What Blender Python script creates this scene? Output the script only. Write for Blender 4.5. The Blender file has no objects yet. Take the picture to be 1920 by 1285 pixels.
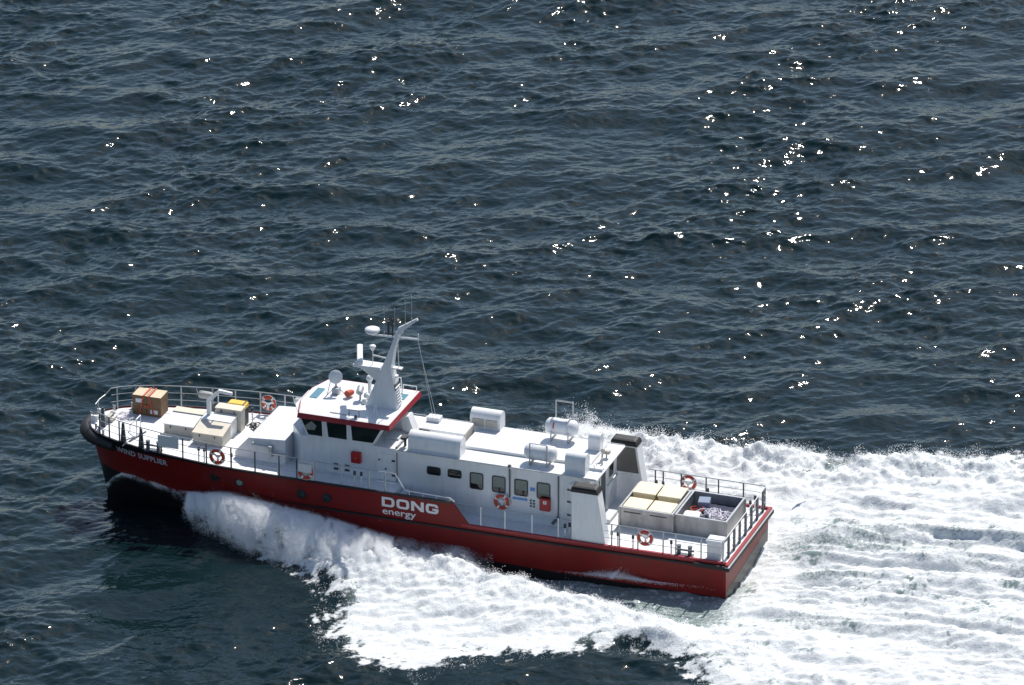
import bpy, math, random
import numpy as np
from mathutils import Vector, Matrix, Euler

random.seed(7)
rng = np.random.default_rng(7)
scene = bpy.context.scene
col = scene.collection

# ------------------------------------------------------------------ camera, sky, sun, exposure
TRIM = math.radians(2.5)                       # the boat runs slightly bow-up
MB_ROT = Matrix.Rotation(TRIM, 4, 'Y')         # boat frame -> world
cam_pos = Vector((72.3815, -232.1227, 116.2005))
yaw = math.atan2(15.3, 42.9); el = math.radians(23.6)
fwd = Vector((-math.sin(yaw) * math.cos(el), math.cos(yaw) * math.cos(el), -math.sin(el)))
rgt = Vector((math.cos(yaw), math.sin(yaw), 0)); upv = rgt.cross(fwd)
cm = Matrix((rgt, upv, -fwd)).transposed().to_4x4(); cm.translation = cam_pos
cam = bpy.data.cameras.new('camera'); camo = bpy.data.objects.new('camera', cam); col.objects.link(camo)
camo.matrix_world = MB_ROT @ cm
cam.sensor_width = 36; cam.lens = 36 * 45.5 * 266 / 1920
cam.clip_start = 1; cam.clip_end = 9000
scene.camera = camo

SUN_DIR = Vector((0.13, 0.72, 1.0)).normalized()
w = bpy.data.worlds.new('World'); scene.world = w; w.use_nodes = True
nt = w.node_tree
sky = nt.nodes.new('ShaderNodeTexSky'); sky.sky_type = 'NISHITA'; sky.sun_disc = False
sky.sun_elevation = math.asin(SUN_DIR.z); sky.sun_rotation = math.atan2(SUN_DIR.x, SUN_DIR.y)
sky.air_density = 1.0; sky.dust_density = 0.9; sky.ozone_density = 1.0
bg = nt.nodes['Background']; bg.inputs['Strength'].default_value = 0.104
nt.links.new(sky.outputs[0], bg.inputs['Color'])
sun = bpy.data.lights.new('sun', 'SUN'); sun.energy = 5.0; sun.angle = math.radians(0.53); sun.color = (1.0, 0.955, 0.885)
suno = bpy.data.objects.new('sun', sun); col.objects.link(suno)
suno.rotation_euler = SUN_DIR.to_track_quat('Z', 'Y').to_euler(); suno.location = (0, 60, 90)
vs = scene.view_settings
scene.display_settings.display_device = 'sRGB'
vs.view_transform = 'Standard'; vs.look = 'None'; vs.gamma = 1.0; vs.use_curve_mapping = False; vs.exposure = 0.22
scene.cycles.max_bounces = 12; scene.cycles.diffuse_bounces = 8; scene.cycles.glossy_bounces = 3
scene.cycles.use_denoising = True
try: scene.cycles.denoiser = 'OPENIMAGEDENOISE'
except Exception: pass
scene.cycles.sample_clamp_indirect = 4.0

# ------------------------------------------------------------------ materials
def mat(name, rgb, rough=0.5, metal=0.0, var=0.10, scale=2.0, bump=0.0, bscale=20.0, spec=0.5, dirt=None, dirt_amt=0.0):
    m = bpy.data.materials.new(name); m.use_nodes = True
    n = m.node_tree.nodes; l = m.node_tree.links; b = n['Principled BSDF']
    b.inputs['Roughness'].default_value = rough; b.inputs['Metallic'].default_value = metal
    b.inputs['Specular IOR Level'].default_value = spec
    tc = n.new('ShaderNodeTexCoord')
    ns = n.new('ShaderNodeTexNoise'); ns.inputs['Scale'].default_value = scale; ns.inputs['Detail'].default_value = 6
    l.new(tc.outputs['Object'], ns.inputs['Vector'])
    mr = n.new('ShaderNodeMapRange'); mr.inputs['From Min'].default_value = 0.3; mr.inputs['From Max'].default_value = 0.7
    mr.inputs['To Min'].default_value = 1 - var; mr.inputs['To Max'].default_value = 1 + var
    l.new(ns.outputs['Fac'], mr.inputs['Value'])
    mx = n.new('ShaderNodeVectorMath'); mx.operation = 'SCALE'; mx.inputs[0].default_value = rgb
    l.new(mr.outputs[0], mx.inputs['Scale'])
    out = mx.outputs[0]
    if dirt is not None:                        # streaks and grime, elongated downwards
        mp = n.new('ShaderNodeMapping'); mp.inputs['Scale'].default_value = (1.0, 1.0, 0.18)
        l.new(tc.outputs['Object'], mp.inputs['Vector'])
        n2 = n.new('ShaderNodeTexNoise'); n2.inputs['Scale'].default_value = 5.0; n2.inputs['Detail'].default_value = 8
        n2.inputs['Roughness'].default_value = 0.65
        l.new(mp.outputs[0], n2.inputs['Vector'])
        m2 = n.new('ShaderNodeMapRange'); m2.inputs['From Min'].default_value = 0.48; m2.inputs['From Max'].default_value = 0.75
        m2.inputs['To Min'].default_value = 0.0; m2.inputs['To Max'].default_value = dirt_amt
        l.new(n2.outputs['Fac'], m2.inputs['Value'])
        mix = n.new('ShaderNodeMix'); mix.data_type = 'RGBA'
        l.new(m2.outputs[0], mix.inputs['Factor']); l.new(out, mix.inputs['A']); mix.inputs['B'].default_value = (*dirt, 1)
        out = mix.outputs['Result']
    l.new(out, b.inputs['Base Color'])
    if bump:
        bn = n.new('ShaderNodeTexNoise'); bn.inputs['Scale'].default_value = bscale; bn.inputs['Detail'].default_value = 4
        l.new(tc.outputs['Object'], bn.inputs['Vector'])
        bu = n.new('ShaderNodeBump'); bu.inputs['Strength'].default_value = bump; bu.inputs['Distance'].default_value = 0.02
        l.new(bn.outputs['Fac'], bu.inputs['Height']); l.new(bu.outputs[0], b.inputs['Normal'])
    return m

M = {}
M['white'] = mat('white_paint', (0.70, 0.715, 0.73), 0.32, var=0.03, scale=1.2, bump=0.22, bscale=2.2, dirt=(0.44, 0.40, 0.33), dirt_amt=0.34)
M['deck'] = mat('deck_paint', (0.70, 0.71, 0.715), 0.75, var=0.07, scale=1.6, bump=0.2, bscale=60, dirt=(0.42, 0.42, 0.42), dirt_amt=0.35)
M['greydeck'] = mat('grey_deck_paint', (0.55, 0.58, 0.61), 0.8, var=0.08, scale=1.5, bump=0.2, bscale=50)
M['red'] = mat('red_hull_paint', (0.19, 0.009, 0.007), 0.42, var=0.10, scale=0.8, bump=0.15, bscale=2.0, spec=0.3, dirt=(0.10, 0.018, 0.018), dirt_amt=0.6)
M['redtrim'] = mat('red_trim_paint', (0.27, 0.008, 0.018), 0.45, var=0.06)
M['redbox'] = mat('red_box_paint', (0.36, 0.012, 0.015), 0.4, var=0.06)
M['black'] = mat('black_rubber', (0.007, 0.007, 0.008), 0.6, var=0.3, scale=6, bump=0.3, bscale=10)
M['blackpaint'] = mat('black_paint', (0.010, 0.009, 0.011), 0.35, var=0.2)
M['steel'] = mat('galvanised_steel', (0.40, 0.42, 0.44), 0.4, metal=0.3, var=0.1, scale=4)
M['darksteel'] = mat('dark_steel', (0.10, 0.115, 0.13), 0.45, metal=0.3, var=0.15, scale=4)
M['alu'] = mat('bare_aluminium', (0.36, 0.36, 0.355), 0.45, metal=0.35, var=0.13, scale=2.5, bump=0.1, bscale=9, dirt=(0.14, 0.14, 0.14), dirt_amt=0.5)
M['greypanel'] = mat('dark_grey_panel', (0.115, 0.115, 0.11), 0.6, var=0.12, scale=3)
M['glass'] = mat('tinted_window_glass', (0.012, 0.016, 0.016), 0.05, var=0.3, spec=0.6)
M['skyglass'] = mat('skylight_glass', (0.10, 0.22, 0.28), 0.08, var=0.1)
M['blind'] = mat('window_blind', (0.20, 0.23, 0.20), 0.6, var=0.12, scale=5)
M['orange'] = mat('orange_buoy_shell', (0.50, 0.055, 0.022), 0.5, var=0.1, scale=6)
M['tape'] = mat('white_tape', (0.75, 0.75, 0.73), 0.5, var=0.06)
M['beige'] = mat('beige_locker_lid', (0.58, 0.53, 0.43), 0.55, var=0.06, scale=3, dirt=(0.3, 0.28, 0.24), dirt_amt=0.3)
M['greybox'] = mat('grey_locker_side', (0.43, 0.41, 0.36), 0.55, var=0.08, scale=3, dirt=(0.22, 0.21, 0.19), dirt_amt=0.4)
M['cream'] = mat('cream_tub_lid', (0.72, 0.645, 0.47), 0.55, var=0.05, scale=4, dirt=(0.45, 0.36, 0.2), dirt_amt=0.25)
M['carton'] = mat('brown_cardboard', (0.17, 0.098, 0.052), 0.8, var=0.1, scale=5)
M['cartontop'] = mat('pale_cardboard', (0.56, 0.45, 0.32), 0.8, var=0.07, scale=5)
M['strap'] = mat('orange_webbing', (0.42, 0.065, 0.03), 0.7, var=0.12, scale=12)
M['label'] = mat('paper_label', (0.66, 0.68, 0.72), 0.6, var=0.06, scale=20)
M['yellow'] = mat('yellow_plastic', (0.72, 0.46, 0.05), 0.45, var=0.08, scale=5)
M['blue'] = mat('blue_cloth', (0.008, 0.012, 0.045), 0.8, var=0.3, scale=8)
M['bluebox'] = mat('blue_grey_plastic', (0.16, 0.20, 0.29), 0.5, var=0.1)
M['rope'] = mat('white_rope', (0.62, 0.60, 0.66), 0.8, var=0.2, scale=30)
M['greycanvas'] = mat('grey_canvas', (0.42, 0.42, 0.40), 0.7, var=0.08, scale=4, bump=0.3, bscale=8)
M['canvas'] = mat('white_canvas', (0.70, 0.70, 0.68), 0.7, var=0.06, scale=4, bump=0.3, bscale=8)
M['letter'] = mat('hull_lettering', (0.72, 0.71, 0.72), 0.4, var=0.04)
M['nameletter'] = mat('name_lettering', (0.50, 0.52, 0.60), 0.4, var=0.06)
M['darkplastic'] = mat('dark_plastic', (0.03, 0.033, 0.04), 0.5, var=0.2)
M['signblue'] = mat('blue_sign', (0.10, 0.26, 0.55), 0.4, var=0.05)
M['birddark'] = mat('slate_feathers', (0.03, 0.03, 0.034), 0.8, var=0.2, scale=20)
M['birdwhite'] = mat('white_feathers', (0.75, 0.74, 0.70), 0.8, var=0.05)

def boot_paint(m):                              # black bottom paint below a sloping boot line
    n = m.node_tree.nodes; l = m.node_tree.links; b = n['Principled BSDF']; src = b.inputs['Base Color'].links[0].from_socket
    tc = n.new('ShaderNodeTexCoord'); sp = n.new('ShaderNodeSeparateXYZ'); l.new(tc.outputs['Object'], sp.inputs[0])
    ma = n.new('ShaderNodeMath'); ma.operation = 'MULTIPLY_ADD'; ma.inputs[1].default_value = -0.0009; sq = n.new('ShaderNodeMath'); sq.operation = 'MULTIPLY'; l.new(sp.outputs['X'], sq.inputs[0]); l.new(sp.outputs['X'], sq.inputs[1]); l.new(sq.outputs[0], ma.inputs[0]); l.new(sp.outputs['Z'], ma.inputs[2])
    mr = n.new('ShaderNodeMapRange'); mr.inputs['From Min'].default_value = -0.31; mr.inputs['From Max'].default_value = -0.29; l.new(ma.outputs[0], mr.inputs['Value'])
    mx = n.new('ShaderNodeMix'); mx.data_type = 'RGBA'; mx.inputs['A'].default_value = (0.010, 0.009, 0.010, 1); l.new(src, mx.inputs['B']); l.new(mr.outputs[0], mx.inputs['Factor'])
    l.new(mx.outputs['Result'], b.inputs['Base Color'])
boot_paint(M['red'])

# ------------------------------------------------------------------ mesh builder
class MB:
    def __init__(s): s.v = []; s.f = []; s.m = []; s.mi = 0
    def add(s, vs_, fs):
        o = len(s.v); s.v += [tuple(p) for p in vs_]
        for f in fs: s.f.append(tuple(i + o for i in f)); s.m.append(s.mi)
        return s
    def box(s, x0, x1, y0, y1, z0, z1, b=0.0):
        if b <= 0:
            return s.add([(x, y, z) for z in (z0, z1) for y in (y0, y1) for x in (x0, x1)],
                         [(0, 2, 3, 1), (4, 5, 7, 6), (0, 1, 5, 4), (2, 6, 7, 3), (0, 4, 6, 2), (1, 3, 7, 5)])
        pl = [(x0 + b, y0), (x1 - b, y0), (x1, y0 + b), (x1, y1 - b), (x1 - b, y1), (x0 + b, y1), (x0, y1 - b), (x0, y0 + b)]
        cx, cy = (x0 + x1) / 2, (y0 + y1) / 2
        def sh(p): return (p[0] + (b if p[0] < cx else -b) * (1 if abs(p[0] - cx) > 1e-6 else 0), p[1] + (b if p[1] < cy else -b))
        ins = [sh(p) for p in pl]
        return s.loft([[(x, y, z0) for x, y in ins], [(x, y, z0 + b) for x, y in pl], [(x, y, z1 - b) for x, y in pl], [(x, y, z1) for x, y in ins]])
    def loft(s, rings, cap=True, closed=True):
        n = len(rings[0]); V = [p for r in rings for p in r]; F = []
        for i in range(len(rings) - 1):
            for j in range(n if closed else n - 1):
                k = (j + 1) % n
                F.append((i * n + j, i * n + k, (i + 1) * n + k, (i + 1) * n + j))
        if cap:
            F.append(tuple(range(n - 1, -1, -1))); F.append(tuple(range((len(rings) - 1) * n, len(rings) * n)))
        return s.add(V, F)
    def prism(s, poly, z0, z1):
        return s.loft([[(x, y, z0) for x, y in poly], [(x, y, z1) for x, y in poly]])
    def prism_y(s, poly, y0, y1):              # polygon in (x, z)
        return s.loft([[(x, y0, z) for x, z in poly], [(x, y1, z) for x, z in poly]])
    def prism_x(s, poly, x0, x1):              # polygon in (y, z)
        return s.loft([[(x0, y, z) for y, z in poly], [(x1, y, z) for y, z in poly]])
    def tube(s, p, q, r, n=6, r2=None):
        p, q = Vector(p), Vector(q); d = (q - p)
        if d.length < 1e-6: return s
        d.normalize(); a = d.orthogonal().normalized(); c = d.cross(a); r2 = r if r2 is None else r2
        ring = lambda o, rr: [tuple(o + a * (rr * math.cos(2 * math.pi * i / n)) + c * (rr * math.sin(2 * math.pi * i / n))) for i in range(n)]
        return s.loft([ring(p, r), ring(q, r2)])
    def path(s, pts, r, n=6):
        pts = [Vector(p) for p in pts]; rings = []; a = None
        for i, p in enumerate(pts):
            d = (pts[min(i + 1, len(pts) - 1)] - pts[max(i - 1, 0)]).normalized()
            if a is None: a = d.orthogonal().normalized()
            a = (a - d * a.dot(d)); a = a.normalized() if a.length > 1e-4 else d.orthogonal().normalized()
            c = d.cross(a)
            rr = r[i] if isinstance(r, (list, tuple)) else r
            rings.append([tuple(p + a * (rr * math.cos(2 * math.pi * k / n)) + c * (rr * math.sin(2 * math.pi * k / n))) for k in range(n)])
        return s.loft(rings)
    def lathe(s, prof, c=(0, 0, 0), axis='z', n=16):    # profile (r, h)
        rings = []
        for r, h in prof:
            ring = []
            for k in range(n):
                a = 2 * math.pi * k / n; x, y = r * math.cos(a), r * math.sin(a)
                p = {'z': (x, y, h), 'x': (h, x, y), 'y': (y, h, x)}[axis]
                ring.append((c[0] + p[0], c[1] + p[1], c[2] + p[2]))
            rings.append(ring)
        return s.loft(rings)
    def ball(s, c, r, n=12, m=8, sz=1.0):
        return s.lathe([(max(1e-3, r * math.sin(math.pi * i / m)), -r * sz * math.cos(math.pi * i / m)) for i in range(m + 1)], c, 'z', n)
    def build(s, name, mats, parent=None, smooth=None, loc=None):
        me = bpy.data.meshes.new(name); me.from_pydata(s.v, [], s.f); me.update()
        mats = mats if isinstance(mats, (list, tuple)) else [mats]
        for m in mats: me.materials.append(M[m] if isinstance(m, str) else m)
        me.polygons.foreach_set('material_index', s.m)
        import bmesh
        bm = bmesh.new(); bm.from_mesh(me); bmesh.ops.recalc_face_normals(bm, faces=bm.faces); bm.to_mesh(me); bm.free()
        if smooth:
            me.polygons.foreach_set('use_smooth', [True] * len(me.polygons)); me.set_sharp_from_angle(angle=math.radians(smooth))
        o = bpy.data.objects.new(name, me); col.objects.link(o)
        if parent: o.parent = parent
        if loc: o.location = loc
        return o

def rrect(x0, x1, z0, z1, r, n=4):
    out = []
    for cx, cz, a0 in ((x1 - r, z1 - r, 0), (x0 + r, z1 - r, 90), (x0 + r, z0 + r, 180), (x1 - r, z0 + r, 270)):
        for i in range(n + 1):
            a = math.radians(a0 + 90 * i / n); out.append((cx + r * math.cos(a), cz + r * math.sin(a)))
    return out

def tag(o, label=None, cat=None, group=None, kind=None):
    if label: o['label'] = label
    if cat: o['category'] = cat
    if group: o['group'] = group
    if kind: o['kind'] = kind
    return o

def empty(name, parent=None, loc=None):
    o = bpy.data.objects.new(name, None); col.objects.link(o); o.empty_display_size = 0.3
    if parent: o.parent = parent
    if loc: o.location = loc
    return o

def place(o, x, y, z, rz=0.0, extra=None):     # put a top-level thing on the trimmed boat
    m = MB_ROT @ Matrix.Translation((x, y, z)) @ Matrix.Rotation(rz, 4, 'Z')
    if extra is not None: m = m @ extra
    o.matrix_world = m
    return o

def copy_tree(o, parent=None):
    c = o.copy(); col.objects.link(c)
    if parent is not None: c.parent = parent; c.matrix_parent_inverse = o.matrix_parent_inverse.copy()
    for ch in [q for q in bpy.data.objects if q.parent == o]: copy_tree(ch, c)
    return c

# ------------------------------------------------------------------ hull form (boat frame: x aft, y starboard, z up)
GUN = np.array([(0, 0), (.1, .55), (.4, 1.05), (.9, 1.5), (1.3, 1.72), (2.06, 2.02), (3.2, 2.34), (4.2, 2.56), (5.4, 2.74), (6.5, 2.9), (7.7, 2.98), (9.5, 3.02), (22, 3.02), (30, 2.93)])
WL = np.array([(0, 0), (1, .22), (3, .7), (6, 1.35), (9, 1.95), (13, 2.5), (18, 2.72), (30, 2.72)])
ZB, ZT = -1.4, 2.25
def xs(z): return -29.6 + (ZT - z) * 0.19
def half(x, z):
    d = max(0.0, x - xs(z)); u = min(1, max(0, (z - ZB) / (ZT - ZB)))
    g = np.interp(d, GUN[:, 0], GUN[:, 1]); wl = np.interp(d, WL[:, 0], WL[:, 1])
    p = 0.85 - 0.55 * min(1, d / 14)
    return float(wl + (g - wl) * u ** p)

# ------------------------------------------------------------------ sea and wake
RX, RY = rgt.x, rgt.y                          # grid axes: along and away from the viewer's side
NP_, NQ = 800, 1200
DP, DQ = 0.092, 0.095
P0, Q0 = -45.5, -26.0
pg = P0 + np.arange(NP_) * DP; qg = Q0 + np.arange(NQ) * DQ
PP, QQ = np.meshgrid(pg, qg, indexing='ij')
def spec_field(fn, seed):
    r = np.random.default_rng(seed)
    kx = 2 * np.pi * np.fft.fftfreq(NP_, DP)[:, None]; ky = 2 * np.pi * np.fft.fftfreq(NQ, DQ)[None, :]
    k = np.sqrt(kx * kx + ky * ky); k[0, 0] = 1e9
    A = np.sqrt(np.maximum(fn(kx, ky, k), 0))
    W = np.fft.fft2(r.standard_normal((NP_, NQ)))
    return A * W, kx, ky, k
def ocean(kx, ky, k, th_deg, L, iso, p):
    th = math.radians(th_deg); c = (kx * math.cos(th) + ky * math.sin(th)) / k
    return np.exp(-1 / (k * L) ** 2) * k ** -p * (iso + (1 - iso) * np.abs(c) ** 3) * np.exp(-(k * 0.028) ** 2)
def waves(fn, seed, slope_rms):
    H, kx, ky, k = spec_field(fn, seed)
    sx = np.real(np.fft.ifft2(1j * kx * H)); sy = np.real(np.fft.ifft2(1j * ky * H))
    H = H * (slope_rms / math.sqrt((sx ** 2 + sy ** 2).mean())); lp = np.exp(-(k / 7.0) ** 2)
    return (np.real(np.fft.ifft2(H)), np.real(np.fft.ifft2(1j * kx / k * H * lp)), np.real(np.fft.ifft2(1j * ky / k * H * lp)))
hl, dxl, dyl = waves(lambda kx, ky, k: ocean(kx, ky, k, 99, 1.25, .06, 4.6) * (k < 3.2), 11, .100)      # swell, 3 to 8 m
hs, dxs, dys = waves(lambda kx, ky, k: ocean(kx, ky, k, 92, 0.55, .24, 3.55) * (k > 1.3), 12, .232)      # chop and ripples
def fbm(beta, lmin, lmax, seed, ax=1.0, ay=1.0):
    def fn(kx, ky, k):
        kk = np.sqrt((kx * ax) ** 2 + (ky * ay) ** 2) + 1e-9
        return kk ** -beta * (kk > 2 * np.pi / lmax) * np.exp(-(kk * lmin / 6.28) ** 2)
    Hh = spec_field(fn, seed)[0]; f = np.real(np.fft.ifft2(Hh)); return f / f.std()
gust = fbm(3.0, 3.0, 40, 17, ax=.6, ay=1.3)
gustf = np.clip(1.0 + 0.22 * gust, .5, 1.5)
XW = PP * RX - QQ * RY; YW = PP * RY + QQ * RX  # world x, y
def smooth(a, b, x): t = np.clip((x - a) / (b - a), 0, 1); return t * t * (3 - 2 * t)
def sdist(poly):                                # signed distance, inside positive
    d2 = np.full(XW.shape, 1e9); ins = np.zeros(XW.shape, bool); n = len(poly)
    for i in range(n):
        x0, y0 = poly[i]; x1, y1 = poly[(i + 1) % n]; ex, ey = x1 - x0, y1 - y0
        t = np.clip(((XW - x0) * ex + (YW - y0) * ey) / (ex * ex + ey * ey), 0, 1)
        d2 = np.minimum(d2, (XW - x0 - t * ex) ** 2 + (YW - y0 - t * ey) ** 2)
        cnd = ((y0 > YW) != (y1 > YW)) & (XW < (x1 - x0) * (YW - y0) / (y1 - y0 + 1e-12) + x0)
        ins ^= cnd
    d = np.sqrt(d2); return np.where(ins, d, -d)
def ridge(line, wi, wo, centre_y=0.0):          # crest height field along a polyline of (x, y, height)
    L = np.array(line); yc = np.interp(XW, L[:, 0], L[:, 1]); hc = np.interp(XW, L[:, 0], L[:, 2], left=0, right=0)
    s_ = np.sign(L[len(L) // 2, 1]); d = (YW - yc) * s_
    return hc * np.where(d < 0, np.exp(-(d / wi) ** 2), np.exp(-(d / wo) ** 2))
WAKE = [(-21, -2.0), (-19.6, -4.2), (-18.6, -5.1), (-16.7, -6.2), (-15.3, -7.9), (-14.6, -10.2), (-13.6, -11.9), (-11.4, -12.8), (-9.6, -13.1), (-8.6, -12.0),
        (-6.8, -10.8), (-4.7, -9.9), (-1.8, -8.8), (-.3, -9.1), (1.6, -10.6), (2.6, -11.6), (5, -14), (14, -19), (30, -26), (50, -26), (50, 22), (20, 16), (8.2, 13.2), (3.5, 12.0),
        (0.7, 11.2), (-3.5, 11.2), (-8.5, 10.8), (-11.1, 10.6), (-13.2, 9.4), (-14.6, 7.4), (-15.6, 5.2), (-17.5, 3.6), (-20, 2)]
sd = sdist(WAKE)
CREST_P = [(-20.5, -3.9, 0.0), (-19, -4.5, .25), (-16, -5.0, .75), (-12.9, -4.3, .85), (-10.9, -4.6, .8), (-9.4, -5.2, .75), (-7.7, -5.5, .7), (-6.2, -6.0, .65), (-4.8, -6.2, .6), (-2.4, -7.0, .5), (1, -8.3, .42), (8, -10.8, .35), (20, -15, .2)]
CREST_S = [(-17, 4.0, 0.0), (-14.5, 7.0, .5), (-11, 9.2, .75), (-8, 9.5, .8), (-4, 9.8, .7), (0, 10.0, .6), (8, 11.8, .5), (20, 15, .3)]
e1 = fbm(2.6, .25, 6, 21); e2 = fbm(2.4, .12, 1.6, 22); e3 = fbm(2.2, .15, 3.5, 23, ax=1.0, ay=1.0)
# streaks that run along the wake (the wake's axis is world x)
ca, sa = RX, -RY
def streaks(seed):
    def fn(kx, ky, k):
        kl = kx * RX + ky * (-RY); kt = kx * RY + ky * RX
        kk = np.sqrt((kl * 13) ** 2 + (kt * 1.0) ** 2) + 1e-9
        return kk ** -2.6 * (kk > 2 * np.pi / 5.0) * np.exp(-(kk * .25 / 6.28) ** 2)
    f = np.real(np.fft.ifft2(spec_field(fn, seed)[0])); return f / f.std()
st = streaks(31)
edge = sd + 0.45 * e1 + 0.22 * e2
foam = smooth(-0.55, 0.85, edge)
aft = smooth(-1.0, 3.0, XW)
body = smooth(0.3, 1.6, sd)
# thinner foam in long patches behind the transom; partly foamy strip along the port side thinned further to paint the hull's shade
st2 = streaks(32)
thin = aft * np.exp(-((YW - 0.4) / 6.0) ** 2) * smooth(-.2, 1.2, st + 0.30 * e3 + .2 * e2)
yb = np.interp(XW, [-15, -12.9, -10.9, -9.4, -7.7, -6.2, -4.8, -2.4, 0.5, 3], [-2.9, -3.3, -3.7, -4.4, -4.7, -5.2, -5.4, -6.0, -6.4, -6.4])
hugp = smooth(-14.5, -12.5, XW) * (1 - smooth(-1.0, 2.0, XW)) * smooth(-.25, .45, YW - yb + .18 * e1 + .1 * e2) * (YW < -1)
wash = smooth(0.8, 2.0, e3 * .7 + st2 * .5 + 0.2 * e2) * 0.55
calm = np.exp(-(((XW - 3.4) / 3.4) ** 2 + ((YW - 4.4) / 1.0) ** 2)) * .45 + np.exp(-(((XW - 1.8) / 2.0) ** 2 + ((YW - 1.9) / .7) ** 2)) * .45 + np.exp(-(((XW - 4.4) / 3.4) ** 2 + ((YW + 4.9) / .8) ** 2)) * .45
foam = np.clip(foam * (1 - 0.52 * thin - 0.80 * hugp - wash * (0.55 + 0.45 * aft) - calm), 0, 1)
flec = smooth(0.7, 2.4, e2 + 0.5 * e1) * smooth(-1.6, -0.1, sd) * 0.55      # loose flecks outside the edge
foam = np.maximum(foam, flec)
damp = 1 - 0.55 * body
# smoother water in the lee of the port bow, and the swell the bow pushes aside
lee = np.exp(-((XW + 21.5) / 7.2) ** 4) * np.exp(-((YW + 6.8) / 4.8) ** 4)
gl_ = gustf * (1 - .5 * lee)
h = hl * (1 - .5 * lee) + hs * gl_; dx = dxl + dxs * gl_; dy = dyl + dys * gl_
hz = h * damp
hz += .42 * smooth(-28.5, -23, XW) * (1 - smooth(-19, -14, XW)) * np.exp(-((YW + 3.0) / 3.4) ** 2) * (YW < 0)
hz += ridge(CREST_P, .8, 2.6) * (1 + 0.12 * e1) * smooth(-.6, .8, sd)
hz += ridge(CREST_S, 2.4, 1.0) * (1 + 0.22 * e1 + .1 * e3) * smooth(-.6, .8, sd)
trough = np.exp(-((YW - 0.2) / 2.5) ** 2) * np.exp(-(np.maximum(XW, 0) / 4.0) ** 2) * smooth(-0.6, 0.1, XW)
hz -= 0.55 * trough
hz += 0.12 * st * aft * np.exp(-((YW) / 8.0) ** 2) * smooth(0.5, 3, XW)
for yr, hr, wr in ((3.4, .55, .6), (-3.7, .42, .6), (0.2, .32, .7), (-6.6, .3, .8), (6.8, .35, .9), (-1.9, .25, .5), (1.9, .25, .5)):
    hz += hr * np.exp(-((YW - yr * (1 + 0.03 * XW) - 0.25 * np.sin(XW * .6 + yr)) / wr) ** 2) * smooth(0.2, 3.5, XW)
n1 = fbm(2.9, .10, 1.6, 41); n2 = fbm(2.1, .05, .5, 42); n3 = fbm(3.2, .3, 4.0, 43); nl = fbm(2.9, .12, 2.6, 44, ax=2.6, ay=1.0)
hz += foam * body * (0.030 * n3 + 0.052 * nl + 0.012 * n1 + 0.010 * n2 + .055 * st2 * aft) + foam * 0.02
hz -= .30 * hugp
# keep the sea out of the boat
inb = (np.abs(YW) < 3.0) & (XW > -29) & (XW < 0.0)
hz = np.where(inb & (hz > 0.55), 0.55, hz)
ch = 0.95 * (1 - 0.7 * body)
bd = np.minimum.reduce([PP - pg[0], pg[-1] - PP, QQ - qg[0], qg[-1] - QQ]); fade = smooth(0.0, 2.5, bd)
hz *= fade
P2 = PP + ch * dx * fade; Q2 = QQ + ch * dy * fade       # horizontal chop sharpens the crests
co = np.stack([P2 * RX - Q2 * RY, P2 * RY + Q2 * RX, hz], -1).reshape(-1, 3).astype(np.float32)
me = bpy.data.meshes.new('sea')
nv = NP_ * NQ; idx = np.arange(nv).reshape(NP_, NQ)
quads = np.stack([idx[:-1, :-1], idx[1:, :-1], idx[1:, 1:], idx[:-1, 1:]], -1).reshape(-1, 4).astype(np.int32)
me.vertices.add(nv); me.vertices.foreach_set('co', co.ravel())
me.loops.add(quads.size); me.loops.foreach_set('vertex_index', quads.ravel())
me.polygons.add(len(quads)); me.polygons.foreach_set('loop_start', np.arange(0, quads.size, 4, dtype=np.int32))
me.polygons.foreach_set('use_smooth', np.ones(len(quads), bool))
at = me.attributes.new('foam', 'FLOAT', 'POINT'); at.data.foreach_set('value', (foam * fade).ravel().astype(np.float32))
at = me.attributes.new('aerated', 'FLOAT', 'POINT'); at.data.foreach_set('value', (smooth(0.0, 1.5, sd) * fade).ravel().astype(np.float32))
me.update(calc_edges=True); me.validate()

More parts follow.
